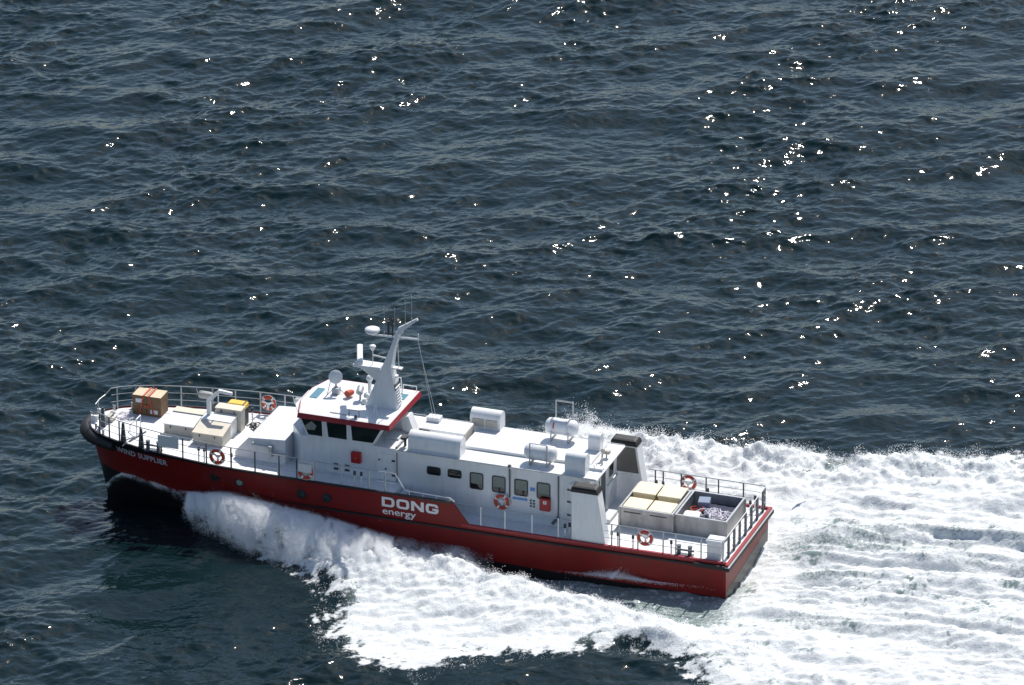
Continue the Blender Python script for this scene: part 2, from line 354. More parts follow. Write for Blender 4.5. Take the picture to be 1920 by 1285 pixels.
def water_material():
    m = bpy.data.materials.new('sea_water'); m.use_nodes = True
    n = m.node_tree.nodes; l = m.node_tree.links; b = n['Principled BSDF']
    tc = n.new('ShaderNodeTexCoord')
    fa = n.new('ShaderNodeAttribute'); fa.attribute_name = 'foam'
    ae = n.new('ShaderNodeAttribute'); ae.attribute_name = 'aerated'
    cr = n.new('ShaderNodeMix'); cr.data_type = 'RGBA'
    cr.inputs['A'].default_value = (0.0025, 0.0118, 0.0138, 1); cr.inputs['B'].default_value = (0.19, 0.245, 0.24, 1)
    l.new(ae.outputs['Fac'], cr.inputs['Factor']); l.new(cr.outputs['Result'], b.inputs['Base Color'])
    b.inputs['Roughness'].default_value = 0.07; b.inputs['IOR'].default_value = 1.333
    def noise(scale, detail=3, rough=.5, sq=(1, 1, 1)):
        mp = n.new('ShaderNodeMapping'); mp.inputs['Scale'].default_value = sq; mp.inputs['Rotation'].default_value = (0, 0, -yaw)
        l.new(tc.outputs['Object'], mp.inputs['Vector'])
        t = n.new('ShaderNodeTexNoise'); t.inputs['Scale'].default_value = scale; t.inputs['Detail'].default_value = detail
        t.inputs['Roughness'].default_value = rough; l.new(mp.outputs[0], t.inputs['Vector']); return t
    w1 = noise(5.5, 2, .5, (0.6, 1, 1))
    b1 = n.new('ShaderNodeBump'); b1.inputs['Strength'].default_value = 0.9; b1.inputs['Distance'].default_value = 0.03
    l.new(w1.outputs['Fac'], b1.inputs['Height']); l.new(b1.outputs[0], b.inputs['Normal'])
    # foam
    fo = n.new('ShaderNodeBsdfPrincipled'); fo.inputs['Base Color'].default_value = (0.62, 0.645, 0.655, 1); fo.inputs['Roughness'].default_value = 0.7
    fo.inputs['Specular IOR Level'].default_value = 0.25
    f1 = noise(11, 6, .65); b2 = n.new('ShaderNodeBump'); b2.inputs['Strength'].default_value = 0.9; b2.inputs['Distance'].default_value = 0.05
    l.new(f1.outputs['Fac'], b2.inputs['Height']); l.new(b2.outputs[0], fo.inputs['Normal'])
    f2 = noise(7.0, 8, .72)
    ma = n.new('ShaderNodeMath'); ma.operation = 'SUBTRACT'; l.new(f2.outputs['Fac'], ma.inputs[0]); ma.inputs[1].default_value = 0.5
    mb = n.new('ShaderNodeMath'); mb.operation = 'MULTIPLY_ADD'; l.new(ma.outputs[0], mb.inputs[0]); mb.inputs[1].default_value = 1.9; l.new(fa.outputs['Fac'], mb.inputs[2])
    mr = n.new('ShaderNodeMapRange'); mr.interpolation_type = 'SMOOTHSTEP'; mr.inputs['From Min'].default_value = 0.18; mr.inputs['From Max'].default_value = 0.78
    l.new(mb.outputs[0], mr.inputs['Value'])
    gate = n.new('ShaderNodeMath'); gate.operation = 'MULTIPLY'
    g2 = n.new('ShaderNodeMapRange'); g2.inputs['From Min'].default_value = 0.03; g2.inputs['From Max'].default_value = 0.2; l.new(fa.outputs['Fac'], g2.inputs['Value'])
    l.new(mr.outputs[0], gate.inputs[0]); l.new(g2.outputs[0], gate.inputs[1])
    mix = n.new('ShaderNodeMixShader'); l.new(gate.outputs[0], mix.inputs[0]); l.new(b.outputs[0], mix.inputs[1]); l.new(fo.outputs[0], mix.inputs[2])
    l.new(mix.outputs[0], n['Material Output'].inputs['Surface'])
    return m
M['water'] = water_material()
me.materials.append(M['water'])
sea = bpy.data.objects.new('sea', me); col.objects.link(sea); tag(sea, kind='structure')
def pq(p, q): return (p * RX - q * RY, p * RY + q * RX, 0.0)
a0, a1, c0, c1 = pg[0], pg[-1], qg[0], qg[-1]; B = 4000
o_ = MB()
ring_in = [pq(a0, c0), pq(a1, c0), pq(a1, c1), pq(a0, c1)]; ring_out = [pq(-B, -B), pq(B, -B), pq(B, B), pq(-B, B)]
o_.add(ring_in + ring_out, [(0, 4, 5, 1), (1, 5, 6, 2), (2, 6, 7, 3), (3, 7, 4, 0)])
tag(o_.build('open_sea', 'water'), kind='structure')

# ------------------------------------------------------------------ spray (droplet clouds)
def spray_mat():
    m = bpy.data.materials.new('spray_droplets'); m.use_nodes = True
    n = m.node_tree.nodes; l = m.node_tree.links; n.remove(n['Principled BSDF'])
    d = n.new('ShaderNodeBsdfDiffuse'); d.inputs['Color'].default_value = (0.975, 0.98, 0.985, 1)
    t = n.new('ShaderNodeBsdfTranslucent'); t.inputs['Color'].default_value = (0.975, 0.98, 0.985, 1)
    mx = n.new('ShaderNodeMixShader'); mx.inputs[0].default_value = 0.45
    l.new(d.outputs[0], mx.inputs[1]); l.new(t.outputs[0], mx.inputs[2]); l.new(mx.outputs[0], n['Material Output'].inputs['Surface'])
    return m
M['spray'] = spray_mat()
def droplets(name, pos, rad, label):
    m = bpy.data.meshes.new(name); m.vertices.add(len(pos)); m.vertices.foreach_set('co', np.asarray(pos, np.float32).ravel())
    a = m.attributes.new('rad', 'FLOAT', 'POINT'); a.data.foreach_set('value', np.asarray(rad, np.float32))
    o = bpy.data.objects.new(name, m); col.objects.link(o)
    g = bpy.data.node_groups.new(name + '_points', 'GeometryNodeTree')
    g.interface.new_socket('Geometry', in_out='INPUT', socket_type='NodeSocketGeometry')
    g.interface.new_socket('Geometry', in_out='OUTPUT', socket_type='NodeSocketGeometry')
    gi = g.nodes.new('NodeGroupInput'); go = g.nodes.new('NodeGroupOutput')
    mp = g.nodes.new('GeometryNodeMeshToPoints'); na = g.nodes.new('GeometryNodeInputNamedAttribute'); na.data_type = 'FLOAT'; na.inputs['Name'].default_value = 'rad'
    sm = g.nodes.new('GeometryNodeSetMaterial'); sm.inputs['Material'].default_value = M['spray']
    g.links.new(gi.outputs[0], mp.inputs['Mesh']); g.links.new(na.outputs['Attribute'], mp.inputs['Radius'])
    g.links.new(mp.outputs[0], sm.inputs[0]); g.links.new(sm.outputs[0], go.inputs[0])
    mod = o.modifiers.new('points', 'NODES'); mod.node_group = g
    m.materials.append(M['spray'])
    return tag(o, label, 'spray', kind='stuff')
def clumps(n, seed, lo, hi, power=1.4):         # 3-D noise used to gather droplets in wisps
    from mathutils import noise as mn
    r = np.random.default_rng(seed)
    return r
from mathutils import noise as mn
def wisp(pts, scale, off=0.0):
    return np.array([mn.noise(Vector((p[0] * scale + off, p[1] * scale, p[2] * scale * 1.5))) + 0.5 * mn.noise(Vector((p[0] * scale * 2.7, p[1] * scale * 2.7 + off, p[2] * scale * 3))) for p in pts])
def along(line, t):
    L = np.array(line); return np.stack([np.interp(t, L[:, 0], L[:, i]) for i in range(1, L.shape[1])], -1)
def near_sea(x, y):                              # sea height lookup
    p = x * RX + y * RY; q = -x * RY + y * RX
    i = np.clip(((p - P0) / DP).astype(int), 0, NP_ - 1); j = np.clip(((q - Q0) / DQ).astype(int), 0, NQ - 1)
    return hz[i, j], foam[i, j], sd[i, j]
# 1. thin film of water climbing the bow, close to the plating
parts_p = []; parts_r = []
def keep(x, y, z, dens, seed, scale=0.9, thr=0.0, rad=(.005, .013), soft=.25):
    r = np.random.default_rng(seed); P = np.stack([x, y, z], -1)
    wv = wisp(P, scale, seed * 1.7) + dens
    k_ = wv > thr + r.normal(0, soft, len(x))
    P = P[k_]; parts_p.append(P); parts_r.append(rad[0] + (rad[1] - rad[0]) * r.random(len(P)) ** 2.2)
cT, sT = math.cos(TRIM), math.sin(TRIM)
def to_world(x, y, z): return x * cT + z * sT, y, -x * sT + z * cT
r = np.random.default_rng(1); n = 60000
xb = -28.9 + 5.6 * r.random(n); zb = np.interp(xb, [-28.9, -28.3, -27.7, -27.0, -26.2, -25.2, -24.2, -23.3], [-.75, -.05, .42, .52, .50, .42, .5, .7])
zb = zb - np.abs(r.normal(0, 1, n)) * np.interp(xb, [-28.9, -27, -23.3], [.10, .12, .30])
gx = np.linspace(-29, -10, 60); gz = np.linspace(-1.2, 2, 20); HB = np.array([[half(a_, b_) for b_ in gz] for a_ in gx])
def hb_(x, z):
    i = np.clip((x + 29) / 19 * 59, 0, 58.99); j = np.clip((z + 1.2) / 3.2 * 19, 0, 18.99); i0 = i.astype(int); j0 = j.astype(int); u = i - i0; v = j - j0
    return HB[i0, j0] * (1 - u) * (1 - v) + HB[i0 + 1, j0] * u * (1 - v) + HB[i0, j0 + 1] * (1 - u) * v + HB[i0 + 1, j0 + 1] * u * v
for sg in (-1, 1):
    X, Y, Z = to_world(xb, sg * (hb_(xb, zb) + .015 + np.abs(r.normal(0, .05, n))), zb)
    keep(X, Y, Z, -.5, 3, 1.6, 0.0, rad=(.003, .008), soft=.5)
# thick plume thrown out from the shoulder of the bow, falling back on the sea
CORE = [(-24.5, -3.15, 1.85, .08, .15), (-23.3, -3.7, 2.10, .16, .20), (-22.3, -4.1, 2.0, .28, .26), (-21.3, -4.55, 1.72, .38, .30), (-20.0, -5.0, 1.40, .42, .33), (-18.4, -5.4, 1.08, .45, .30), (-17.0, -5.75, .80, .45, .26), (-15.9, -6.2, .45, .45, .22)]
CA = np.array(CORE)
def plume(n, seed, sg, dens, kx=1.0):
    r = np.random.default_rng(seed); x = -24.05 + 8.2 * r.random(n) ** 1.05
    f_ = lambda i: np.interp(x, CA[:, 0], CA[:, i])
    y = f_(1) - f_(3) * kx * r.normal(0, 1, n); z = f_(2) + f_(4) * kx * r.normal(0, 1, n)
    x = x + r.normal(0, .1, n); y = sg * np.abs(y); z = np.maximum(z, .03); P = np.stack([x, y, z], -1)
    fl = np.array([.72, sg * .48, -.5]); fl /= np.linalg.norm(fl); al = P @ fl; Q = P - np.outer(al * .72, fl)   # strands along the fall
    wv = wisp(Q, 2.6, seed) + .5 * wisp(P, .8, seed + 3) + .5 * wisp(P, 3.5, seed + 9) + dens - .55 * (1 - smooth(-24.0, -22.4, x)); k_ = wv > r.normal(0, .12, n)
    parts_p.append(P[k_]); parts_r.append(.0035 + .0065 * r.random(int(k_.sum())) ** 2.5)
def curtain(n, seed, sg, dens, wide=1.0):
    r = np.random.default_rng(seed); x = -23.75 + 9.25 * r.random(n) ** 1.1; v = r.random(n) ** .9
    zi = np.interp(x, [-24.1, -22, -20, -18, -16, -14.5], [1.80, 1.78, 1.62, 1.36, 1.05, .8]); yo = np.interp(x, [-24.1, -23, -22, -20.5, -18.5, -16, -14.5], [-3.35, -4.0, -4.6, -5.15, -5.6, -6.3, -6.6])
    zo = np.interp(x, [-24.1, -23, -22, -20, -18, -16], [1.30, .85, .55, .30, .12, .02])
    th = (.05 + .16 * v) * wide; bul = .50 * smooth(-24, -22, x)
    y = -3.02 + (yo + 3.02) * v + r.normal(0, 1, n) * th; z = zi + (zo - zi) * v ** 1.7 + bul * 4 * v * (1 - v) + r.normal(0, 1, n) * th
    x = x + .9 * v * smooth(-24, -22, x) + r.normal(0, .08, n); y = np.minimum(y, -2.75); P = np.stack([x, sg * -y, np.maximum(z, .02)], -1)
    fl = np.array([.45, sg * .62, -.55]); fl /= np.linalg.norm(fl); Q = P - np.outer((P @ fl) * .8, fl)
    fade_ = -.5 * (1 - smooth(-23.7, -22.2, x)) - (.6 * (1 - smooth(.1, .5, v)) if wide > 1 else 0) - .55 * (1 - smooth(.0, .35, v)) * smooth(-20.5, -17, x) - .45 * smooth(.75, 1, v) - .3 * smooth(-17.5, -15, x)
    wv = wisp(Q, 3.0, seed) + .45 * wisp(P, .8, seed + 3) + .45 * wisp(P, 3.2, seed + 9) + dens + fade_; k_ = wv > r.normal(0, .13, n)
    parts_p.append(P[k_]); parts_r.append(.0035 + .0065 * r.random(int(k_.sum())) ** 2.5)
curtain(900000, 4, -1, .36); curtain(70000, 8, 1, .2); curtain(110000, 7, -1, -.12, 2.0)
# veil between the plume and the plating
r = np.random.default_rng(9); n = 260000
x = -23.6 + 13.5 * r.random(n) ** .9; top = np.interp(x, [-24, -22, -20, -17, -14, -11, -10], [1.9, 1.65, 1.45, 1.2, 1.0, .85, .6])
yc = np.interp(x, CA[:, 0], CA[:, 1]); v = r.random(n); y = -(3.05 + (np.abs(yc) - 3.05).clip(.15, 1.6) * v) - np.abs(r.normal(0, .05, n)); z = top * (1 - np.abs(r.normal(0, .35, n)).clip(0, 1)) * (1 - .25 * v)
keep(x, y, np.maximum(z, .02), .02 - .35 * smooth(-15.5, -10.5, x) - .8 * (1 - smooth(-23.5, -21.0, x)), 10, .9, 0.0, rad=(.004, .009), soft=.45)
# 2. jagged crest spray along the two breaking waves
def crest_spray(line, n, seed, hgt, spread, x0, x1, thr, drift=0.0):
    r = np.random.default_rng(seed); L = np.array(line); x = x0 + (x1 - x0) * r.random(n)
    y = np.interp(x, L[:, 0], L[:, 1]) + r.normal(0, spread, n); zz, fo_, sd_ = near_sea(x, y)
    z = zz + r.exponential(hgt, n) - .03
    k_ = (sd_ > -.6); keep(x[k_] + drift * (z - zz)[k_], y[k_], z[k_], -.05 - .9 * np.clip((z - zz)[k_], 0, 1.2), seed, 1.3, thr, rad=(.006, .015))
crest_spray(CREST_P, 110000, 11, .10, .8, -17, 3, 0.15)
crest_spray(CREST_S, 110000, 12, .16, .7, -14.5, 9, 0.1)
# splash beyond the roof on the starboard side
r = np.random.default_rng(14); n = 60000
x = r.normal(-11.0, 1.3, n); y = r.normal(10.0, .6, n); zz = near_sea(x, y)[0]; z = zz + np.abs(r.normal(0, .55, n)) * np.exp(-((x + 10.8) / 1.4) ** 2); keep(x, y, z, -.1 - .25 * (z - zz), 15, 1.5, .0, rad=(.006, .015))
# 3. mist thrown up beside the port quarter
r = np.random.default_rng(16); n = 16000
x = r.normal(0, 1, n); sgm = np.where(r.random(n) < .4, .40, 1.1); xx = -4.8 + x * sgm + .3 * np.abs(x); yy = -3.03 - np.abs(r.normal(0, .13, n)); hh = np.abs(r.normal(0, .16, n)) * np.exp(-((xx + 4.9) / 1.1) ** 2); zz_ = .2 + hh; xx = xx + .8 * hh
keep(xx, yy, zz_, .15 - .2 * hh, 17, 1.4, .0, rad=(.004, .009), soft=.5)
# 4. low boil along the edges of the foam
r = np.random.default_rng(18); n = 200000
x = r.uniform(-20, 16, n); y = r.uniform(-16, 14, n); zz, fo_, sd_ = near_sea(x, y)
k_ = (sd_ > -.9) & (sd_ < .9) & (r.random(n) < .8); x, y, zz = x[k_], y[k_], zz[k_]
keep(x, y, zz + np.random.default_rng(19).exponential(.06, len(x)), -.12, 20, 1.1, .0, rad=(.006, .015))
allp = np.concatenate(parts_p); allr = np.concatenate(parts_r)
print('droplets', len(allp))
droplets('spray', allp, allr, 'white spray of droplets thrown up along the boat and its wake')

# ------------------------------------------------------------------ the boat
boat = empty('crew_boat'); boat.matrix_world = MB_ROT
tag(boat, 'red and white crew boat speeding left with its bow lifted out of the dark sea', 'boat')

def hull_rows(zlevels, xend, side, off=0.0, nst=46):
    rows = []
    for z in zlevels:
        x0 = xs(z); x1 = xend(z); row = []
        for i in range(nst + 1):
            t = i / nst; t = t ** 1.9
            x = x0 + (x1 - x0) * t
            row.append((x, side * (half(x, z) + off), z))
        rows.append(row)
    return rows
def skin(mb, rows):
    n = len(rows[0]); mb.add([p for r in rows for p in r], [(i * n + j, i * n + j + 1, (i + 1) * n + j + 1, (i + 1) * n + j) for i in range(len(rows) - 1) for j in range(n - 1)])

lowz = [-1.4, -1.0, -0.6, -0.2, 0.2, 0.6, 0.9, 1.3]
hb = MB()
for sgn in (-1, 1): skin(hb, hull_rows(lowz, lambda z: 0.0, sgn))
# transom and bottom
tr = [(0.0, -half(0, z), z) for z in lowz] + [(0.0, half(0, z), z) for z in reversed(lowz)]
hb.add(tr, [tuple(range(len(tr)))])
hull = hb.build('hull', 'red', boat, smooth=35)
xe = lambda z: -11.22 - (z - 1.3) / 0.95 * 0.74
bw = MB()
for sgn in (-1, 1):
    o1 = hull_rows([1.3, 1.62, 1.95, 2.25], xe, sgn, 0.001); skin(bw, o1)
    i1 = hull_rows([1.3, 1.62, 1.95, 2.25], xe, sgn, -0.07); skin(bw, i1)
    n = len(o1[0])
    bw.add([r[-1] for r in o1] + [r[-1] for r in i1], [(k, k + 1, 4 + k + 1, 4 + k) for k in range(3)])
bul = bw.build('bulwark', 'red', boat, smooth=35)
# black sheer band, deep at the bow
sb = MB()
for sgn in (-1, 1):
    rows = []
    for q in range(4):
        row = []
        for i in range(61):
            t = (i / 60) ** 1.9; z0 = 2.268
            x = xs(2.2) + (-11.98 - xs(2.2)) * t; d = x - xs(2.2)
            dep = 0.085 + 0.60 * math.exp(-(d / 2.9) ** 1.6)
            z = z0 - dep * q / 3
            row.append((x + (xs(z) - xs(2.2)) * max(0, 1 - d / 2), sgn * (half(x + (xs(z) - xs(2.2)) * max(0, 1 - d / 2), z) + 0.014), z))
        rows.append(row)
    inner = [(x, sgn * max(0.0, abs(y) - 0.10), z) for x, y, z in rows[0]]
    skin(sb, [inner] + rows)
sb.build('sheer_band', 'blackpaint', bul, smooth=40)
# low coaming / gunwale aft, red on top
gw = MB()
for sgn in (-1, 1):
    pr = []
    for x in np.linspace(-11.6, 0.0, 24):
        y = half(x, 1.3); pr.append([(x, sgn * (y + .012), 1.21), (x, sgn * (y + .012), 1.335), (x, sgn * (y - .11), 1.335), (x, sgn * (y - .11), 1.21)])
    gw.loft(pr)
gw.build('gunwale', 'redtrim', hull)
# rub strake
rs = MB()
for sgn in (-1, 1):
    pr = []
    for x in np.linspace(-20.5, 0.02, 40):
        zc = 1.06 + 0.04 * max(0, (x + 6) / 6); y = half(x, zc); k_ = min(1, (x + 20.6) / 3)
        pr.append([(x, sgn * (y - .02), zc - .05 * k_), (x, sgn * (y + .065 * k_), zc - .045 * k_), (x, sgn * (y + .065 * k_), zc + .045 * k_), (x, sgn * (y - .02), zc + .05 * k_)])
    rs.loft(pr)
    rs.box(-1.35, 0.03, sgn * 2.98 - .09, sgn * 2.98 + .09, 1.03, 1.215)
rs.build('rub_strake', 'black', hull)
ts = MB(); ts.box(0.003, 0.20, -3.1, 3.1, 1.00, 1.17, 0.03); ts.build('stern_fender', 'black', hull)
ts = MB(); ts.box(0.003, 0.185, -3.08, 3.08, 1.172, 1.20); ts.build('stern_fender_strip', 'steel', hull)
ts = MB(); ts.box(0.003, 0.13, -3.02, 3.02, 1.203, 1.30); ts.build('stern_cap', 'redtrim', hull)
ts = MB(); ts.add([(0.006, -2.7, -1.0), (0.006, 2.7, -1.0), (0.006, 2.83, 0.42), (0.006, -2.83, -0.05)], [(0, 1, 2, 3)]); ts.build('stern_boot_paint', 'blackpaint', hull)
# bow fender, thick rubber round the stem
pts = []; rad = []
for sgn in (-1, 1):
    seq = []
    for d in ([0.0, .05, .15, .3, .5, .75, 1.05, 1.4, 1.8] if sgn > 0 else [1.8, 1.4, 1.05, .75, .5, .3, .15, .05]):
        x = xs(2.0) + d; y = half(x, 2.05)
        seq.append(((x - 0.10 * max(0, 1 - d), sgn * (y + .05), 1.91), 0.35 - 0.17 * min(1, d / 1.7)))
    pts += [s_[0] for s_ in seq]; rad += [s_[1] for s_ in seq]
bf = MB(); bf.path(pts, rad, 14); bf.build('bow_fender', 'black', hull, smooth=60)
# portholes
for i, (x, z) in enumerate([(-22.75, 1.66), (-21.6, 1.63), (-18.75, 1.57), (-17.6, 1.57)]):
    for sgn in (-1, 1):
        y = sgn * (half(x, z) + .012)
        p = MB(); p.lathe([(.14, -.03), (.215, -.03), (.215, .02), (.15, .025), (.14, -.005)], (x, y, z), 'y', 20) if sgn > 0 else p.lathe([(.14, .03), (.215, .03), (.215, -.02), (.15, -.025), (.14, .005)], (x, y, z), 'y', 20)
        ph = p.build('porthole', 'blackpaint', hull, smooth=40)
        g_ = MB(); g_.lathe([(.001, -.004 * sgn), (.145, -.004 * sgn), (.145, .006 * sgn), (.001, .006 * sgn)], (x, y, z), 'y', 18); g_.build('porthole_glass', 'blind' if i == 1 else 'glass', hull)

# lettering
def text_mesh(body, width, height, bold=0.0, spacing=1.0):
    cu = bpy.data.curves.new('lettering', 'FONT'); cu.body = body; cu.size = 1; cu.offset = bold; cu.space_character = spacing; cu.resolution_u = 3
    o = bpy.data.objects.new('lettering', cu); col.objects.link(o)
    dg = bpy.context.evaluated_depsgraph_get(); dg.update()
    m = bpy.data.meshes.new_from_object(o.evaluated_get(dg)); bpy.data.objects.remove(o)
    import bmesh
    bm = bmesh.new(); bm.from_mesh(m)
    bmesh.ops.triangulate(bm, faces=bm.faces)
    bm.to_mesh(m); bm.free()
    v = np.array([p.co[:] for p in m.vertices]); caps = v[:, 1].max()
    x0, x1 = v[:, 0].min(), v[:, 0].max()
    return m, x0, width / (x1 - x0)
def hull_text(name, body, x_left, z_base, width, capheight, m_, bold, spacing=1.0, capref=0.69):
    me_, x0, sx_ = text_mesh(body, width, capheight, bold, spacing)
    sz_ = capheight / capref
    for v in me_.vertices:
        x = x_left + (v.co.x - x0) * sx_; z = z_base + v.co.y * sz_
        v.co = (x, -(half(x, z) + 0.016), z)
    me_.materials.clear(); me_.materials.append(M[m_])
    o = bpy.data.objects.new(name, me_); col.objects.link(o); o.parent = hull
    return o
def stroke_text(name, parts, x_left, z_base, m_):
    mb = MB()
    for poly in parts:
        P = [(x_left + x, z_base + z) for x, z in poly]
        mb.add([(x, -(half(x, z) + .016), z) for x, z in P], [tuple(range(len(P)))])
    o = mb.build(name, m_, hull); return o
# wide square-shouldered capitals D O N G drawn as strokes
def band(outer, inner):
    n = len(outer); return [[outer[i], outer[(i + 1) % n], inner[(i + 1) % n], inner[i]] for i in range(n)]
def letter_O(x, w_, h_, t): return band([(x + p, q) for p, q in rrect(0, w_, 0, h_, .15)], [(x + p, q) for p, q in rrect(t * 1.25, w_ - t * 1.25, t, h_ - t, .06)])
def letter_D(x, w_, h_, t):
    def rr(x0, x1, z0, z1, r): return [(x1 - r + r * math.sin(a), z1 - r + r * math.cos(a)) for a in np.linspace(0, math.pi / 2, 5)] + [(x1 - r + r * math.cos(a), z0 + r - r * math.sin(a)) for a in np.linspace(0, math.pi / 2, 5)] + [(x0, z0), (x0, z1)]
    return band([(x + p, q) for p, q in rr(0, w_, 0, h_, .17)], [(x + p, q) for p, q in rr(t * 1.25, w_ - t * 1.25, t, h_ - t, .07)])
def letter_N(x, w_, h_, t):
    s_ = t * 1.3
    return [[(x, 0), (x + s_, 0), (x + s_, h_), (x, h_)], [(x + w_ - s_, 0), (x + w_, 0), (x + w_, h_), (x + w_ - s_, h_)],
            [(x + s_, h_), (x + s_, h_ - .17), (x + w_ - s_, 0), (x + w_ - s_, .17)]]
def letter_G(x, w_, h_, t):
    o = rrect(0, w_, 0, h_, .15); i_ = rrect(t * 1.25, w_ - t * 1.25, t, h_ - t, .06)
    out = []
    n = len(o)
    for k_ in range(n):
        a, b_ = o[k_], o[(k_ + 1) % n]
        if k_ == n - 1: continue                   # open right side
        out.append([a, b_, i_[(k_ + 1) % n], i_[k_]])
    out.append([(w_ - t * 1.25, .06), (w_, .12), (w_, h_ * .54), (w_ - t * 1.25, h_ * .54)])
    out.append([(w_ * .52, h_ * .54 - t * .9), (w_ - t * 1.25, h_ * .54 - t * .9), (w_ - t * 1.25, h_ * .54), (w_ * .52, h_ * .54)])
    return [[(x + p, q) for p, q in pl] for pl in out]
LH, LW, LT = .45, .57, .105
for L_ in (letter_D(0, LW, LH, LT), letter_O(.655, LW, LH, LT), letter_N(1.31, LW, LH, LT), letter_G(1.965, LW, LH, LT)): stroke_text('company_letter', L_, -15.12, 1.60, 'letter')
hull_text('company_lettering', 'energy', -15.10, 1.255, 1.50, 0.30, 'letter', 0.012)
hull_text('name_lettering', 'WIND SUPPLIER', -27.68, 1.675, 2.62, 0.27, 'nameletter', 0.022, 1.08)

# decks
def deck_poly(x0, x1, z, inset=0.05, n=40):
    L = []
    for i in range(n + 1):
        t = (i / n) ** 1.8; x = max(x0, xs(z) + .02) + (x1 - max(x0, xs(z) + .02)) * t; L.append((x, -max(0.0, half(x, z) - inset)))
    return L + [(x, -y) for x, y in reversed(L)]
fd = MB(); fd.prism(deck_poly(-30, -14.62, 2.2), 2.12, 2.20); fd.build('foredeck', 'deck', boat)
ad = MB(); ad.prism(deck_poly(-14.617, -0.03, 1.25, .1), 1.15, 1.232); ad.build('aft_deck', 'deck', boat)
st_ = MB(); st_.box(-14.66, -14.60, -2.93, 2.93, 1.232, 2.12); st_.build('deck_step', 'white', boat)
for sgn in (-1, 1):
    for i in range(3):
        t_ = MB(); t_.box(-14.58 + .28 * i, -14.30 + .28 * i, min(sgn * 1.8, sgn * 2.55), max(sgn * 1.8, sgn * 2.55), 1.235, 2.0 - .26 * i); t_.build('step', 'greydeck', boat)

# deckhouse
YW_ = 1.75
dh = MB(); dh.box(-14.9, -6.35, -YW_, YW_, 1.235, 3.62)
dh.prism([(-14.902, -YW_), (-14.902, YW_), (-19.25, YW_), (-19.95, .8), (-19.95, -.8), (-19.25, -YW_)], 2.203, 3.70)
house = dh.build('deckhouse', 'white', boat)
rf = MB(); rf.box(-14.95, -6.0, -1.86, 1.86, 3.622, 3.70, .02); rf.build('roof', 'white', house)
rp = MB(); rp.box(-12.35, -6.7, -.72, 1.62, 3.703, 3.83, .02); rp.build('roof_platform', 'white', house)
kr = MB()
for y in (-1.855, 1.855): kr.box(-14.9, -6.05, y - .02, y + .02, 3.703, 3.725)
kr.build('roof_edge_trim', 'steel', house)
lw = MB()
lw.box(-14.88, -6.4, -1.80, -1.752, 1.62, 1.655); lw.box(-14.88, -6.4, 1.752, 1.80, 1.62, 1.655)
lw.build('wall_trim', 'white', house)
def wall_window(x0, x1, z0, z1, sgn, blind=True, r=.07):
    y = sgn * (YW_ + .002); s_ = lambda a, b_: (min(a, b_), max(a, b_))
    f = MB(); O = rrect(x0 - .035, x1 + .035, z0 - .035, z1 + .035, r + .02); I = rrect(x0, x1, z0, z1, r)
    n = len(O)
    f.add([(x, y, z) for x, z in O] + [(x, y + sgn * .02, z) for x, z in O] + [(x, y + sgn * .02, z) for x, z in I] + [(x, y, z) for x, z in I],
          [(a * n + i, a * n + (i + 1) % n, ((a + 1) % 4) * n + (i + 1) % n, ((a + 1) % 4) * n + i) for a in range(4) for i in range(n)])
    f.build('window_frame', 'darkplastic', house)
    g_ = MB(); a, b_ = s_(y, y + sgn * .006); g_.prism_y(I, a, b_); g_.build('window_pane', 'glass', house)
    if blind:
        q = MB(); a, b_ = s_(y + sgn * .008, y + sgn * .012); q.prism_y(rrect(x0 + .02, x1 - .02, z0 + (z1 - z0) * (.30 + .06 * random.random()), z1 - .02, .05), a, b_); q.build('window_blind', 'blind', house)
for sgn in (-1, 1):
    wall_window(-13.53, -12.98, 2.81, 3.12, sgn, False); wall_window(-12.60, -12.05, 2.82, 3.13, sgn, False)
    for x in (-11.62, -10.63, -9.64, -8.65): wall_window(x, x + .54, 2.45, 3.14, sgn)
# side doors
for sgn in (-1, 1):
    d = MB(); a, b_ = (-YW_ - .03, -YW_ - .002) if sgn < 0 else (YW_ + .002, YW_ + .03)
    d.prism_y(rrect(-15.78, -14.99, 2.22, 3.42, .06), a, b_); dr = d.build('door', 'white', house)
    yy = sgn * (YW_ + .05)
    for z in (2.45, 3.12):
        hg = MB(); hg.box(-15.12, -14.98, yy - .02, yy + .02, z, z + .07); hg.build('door_hinge', 'darkplastic', house)
    hg = MB(); hg.box(-15.72, -15.66, yy - .02, yy + .03, 3.1, 3.16); hg.build('door_catch', 'darkplastic', house)
    hg = MB(); hg.ball((-15.4, yy, 2.75), .04, 8, 6); hg.build('door_handle', 'darkplastic', house)
# fittings on the port wall
def wbox(name, m_, x0, x1, z0, z1, d=.1, parent=None, y=YW_, b=.01):
    q = MB(); q.box(x0, x1, -y - d, -y - .002, z0, z1, b); return q.build(name, m_, parent or house)
wbox('hose_box', 'redbox', -16.92, -16.49, 2.84, 3.34, .17, b=.02)
wbox('hose_box_latch', 'steel', -16.73, -16.69, 3.06, 3.1, .19)
wbox('equipment_box', 'redbox', -8.52, -8.06, 1.93, 2.50, .15, b=.02)
wbox('equipment_box_mark', 'letter', -8.36, -8.20, 2.25, 2.41, .156)
wbox('equipment_box_cross', 'redbox', -8.295, -8.265, 2.28, 2.38, .16); wbox('equipment_box_cross', 'redbox', -8.33, -8.285 + .055, 2.315, 2.345, .162)
wbox('safety_sign', 'signblue', -8.98, -8.76, 2.72, 2.88, .012, b=0); wbox('safety_sign', 'tape', -8.98, -8.76, 2.62, 2.70, .012, b=0)
wbox('name_plate', 'signblue', -9.75, -9.1, 2.22, 2.33, .012, b=0)
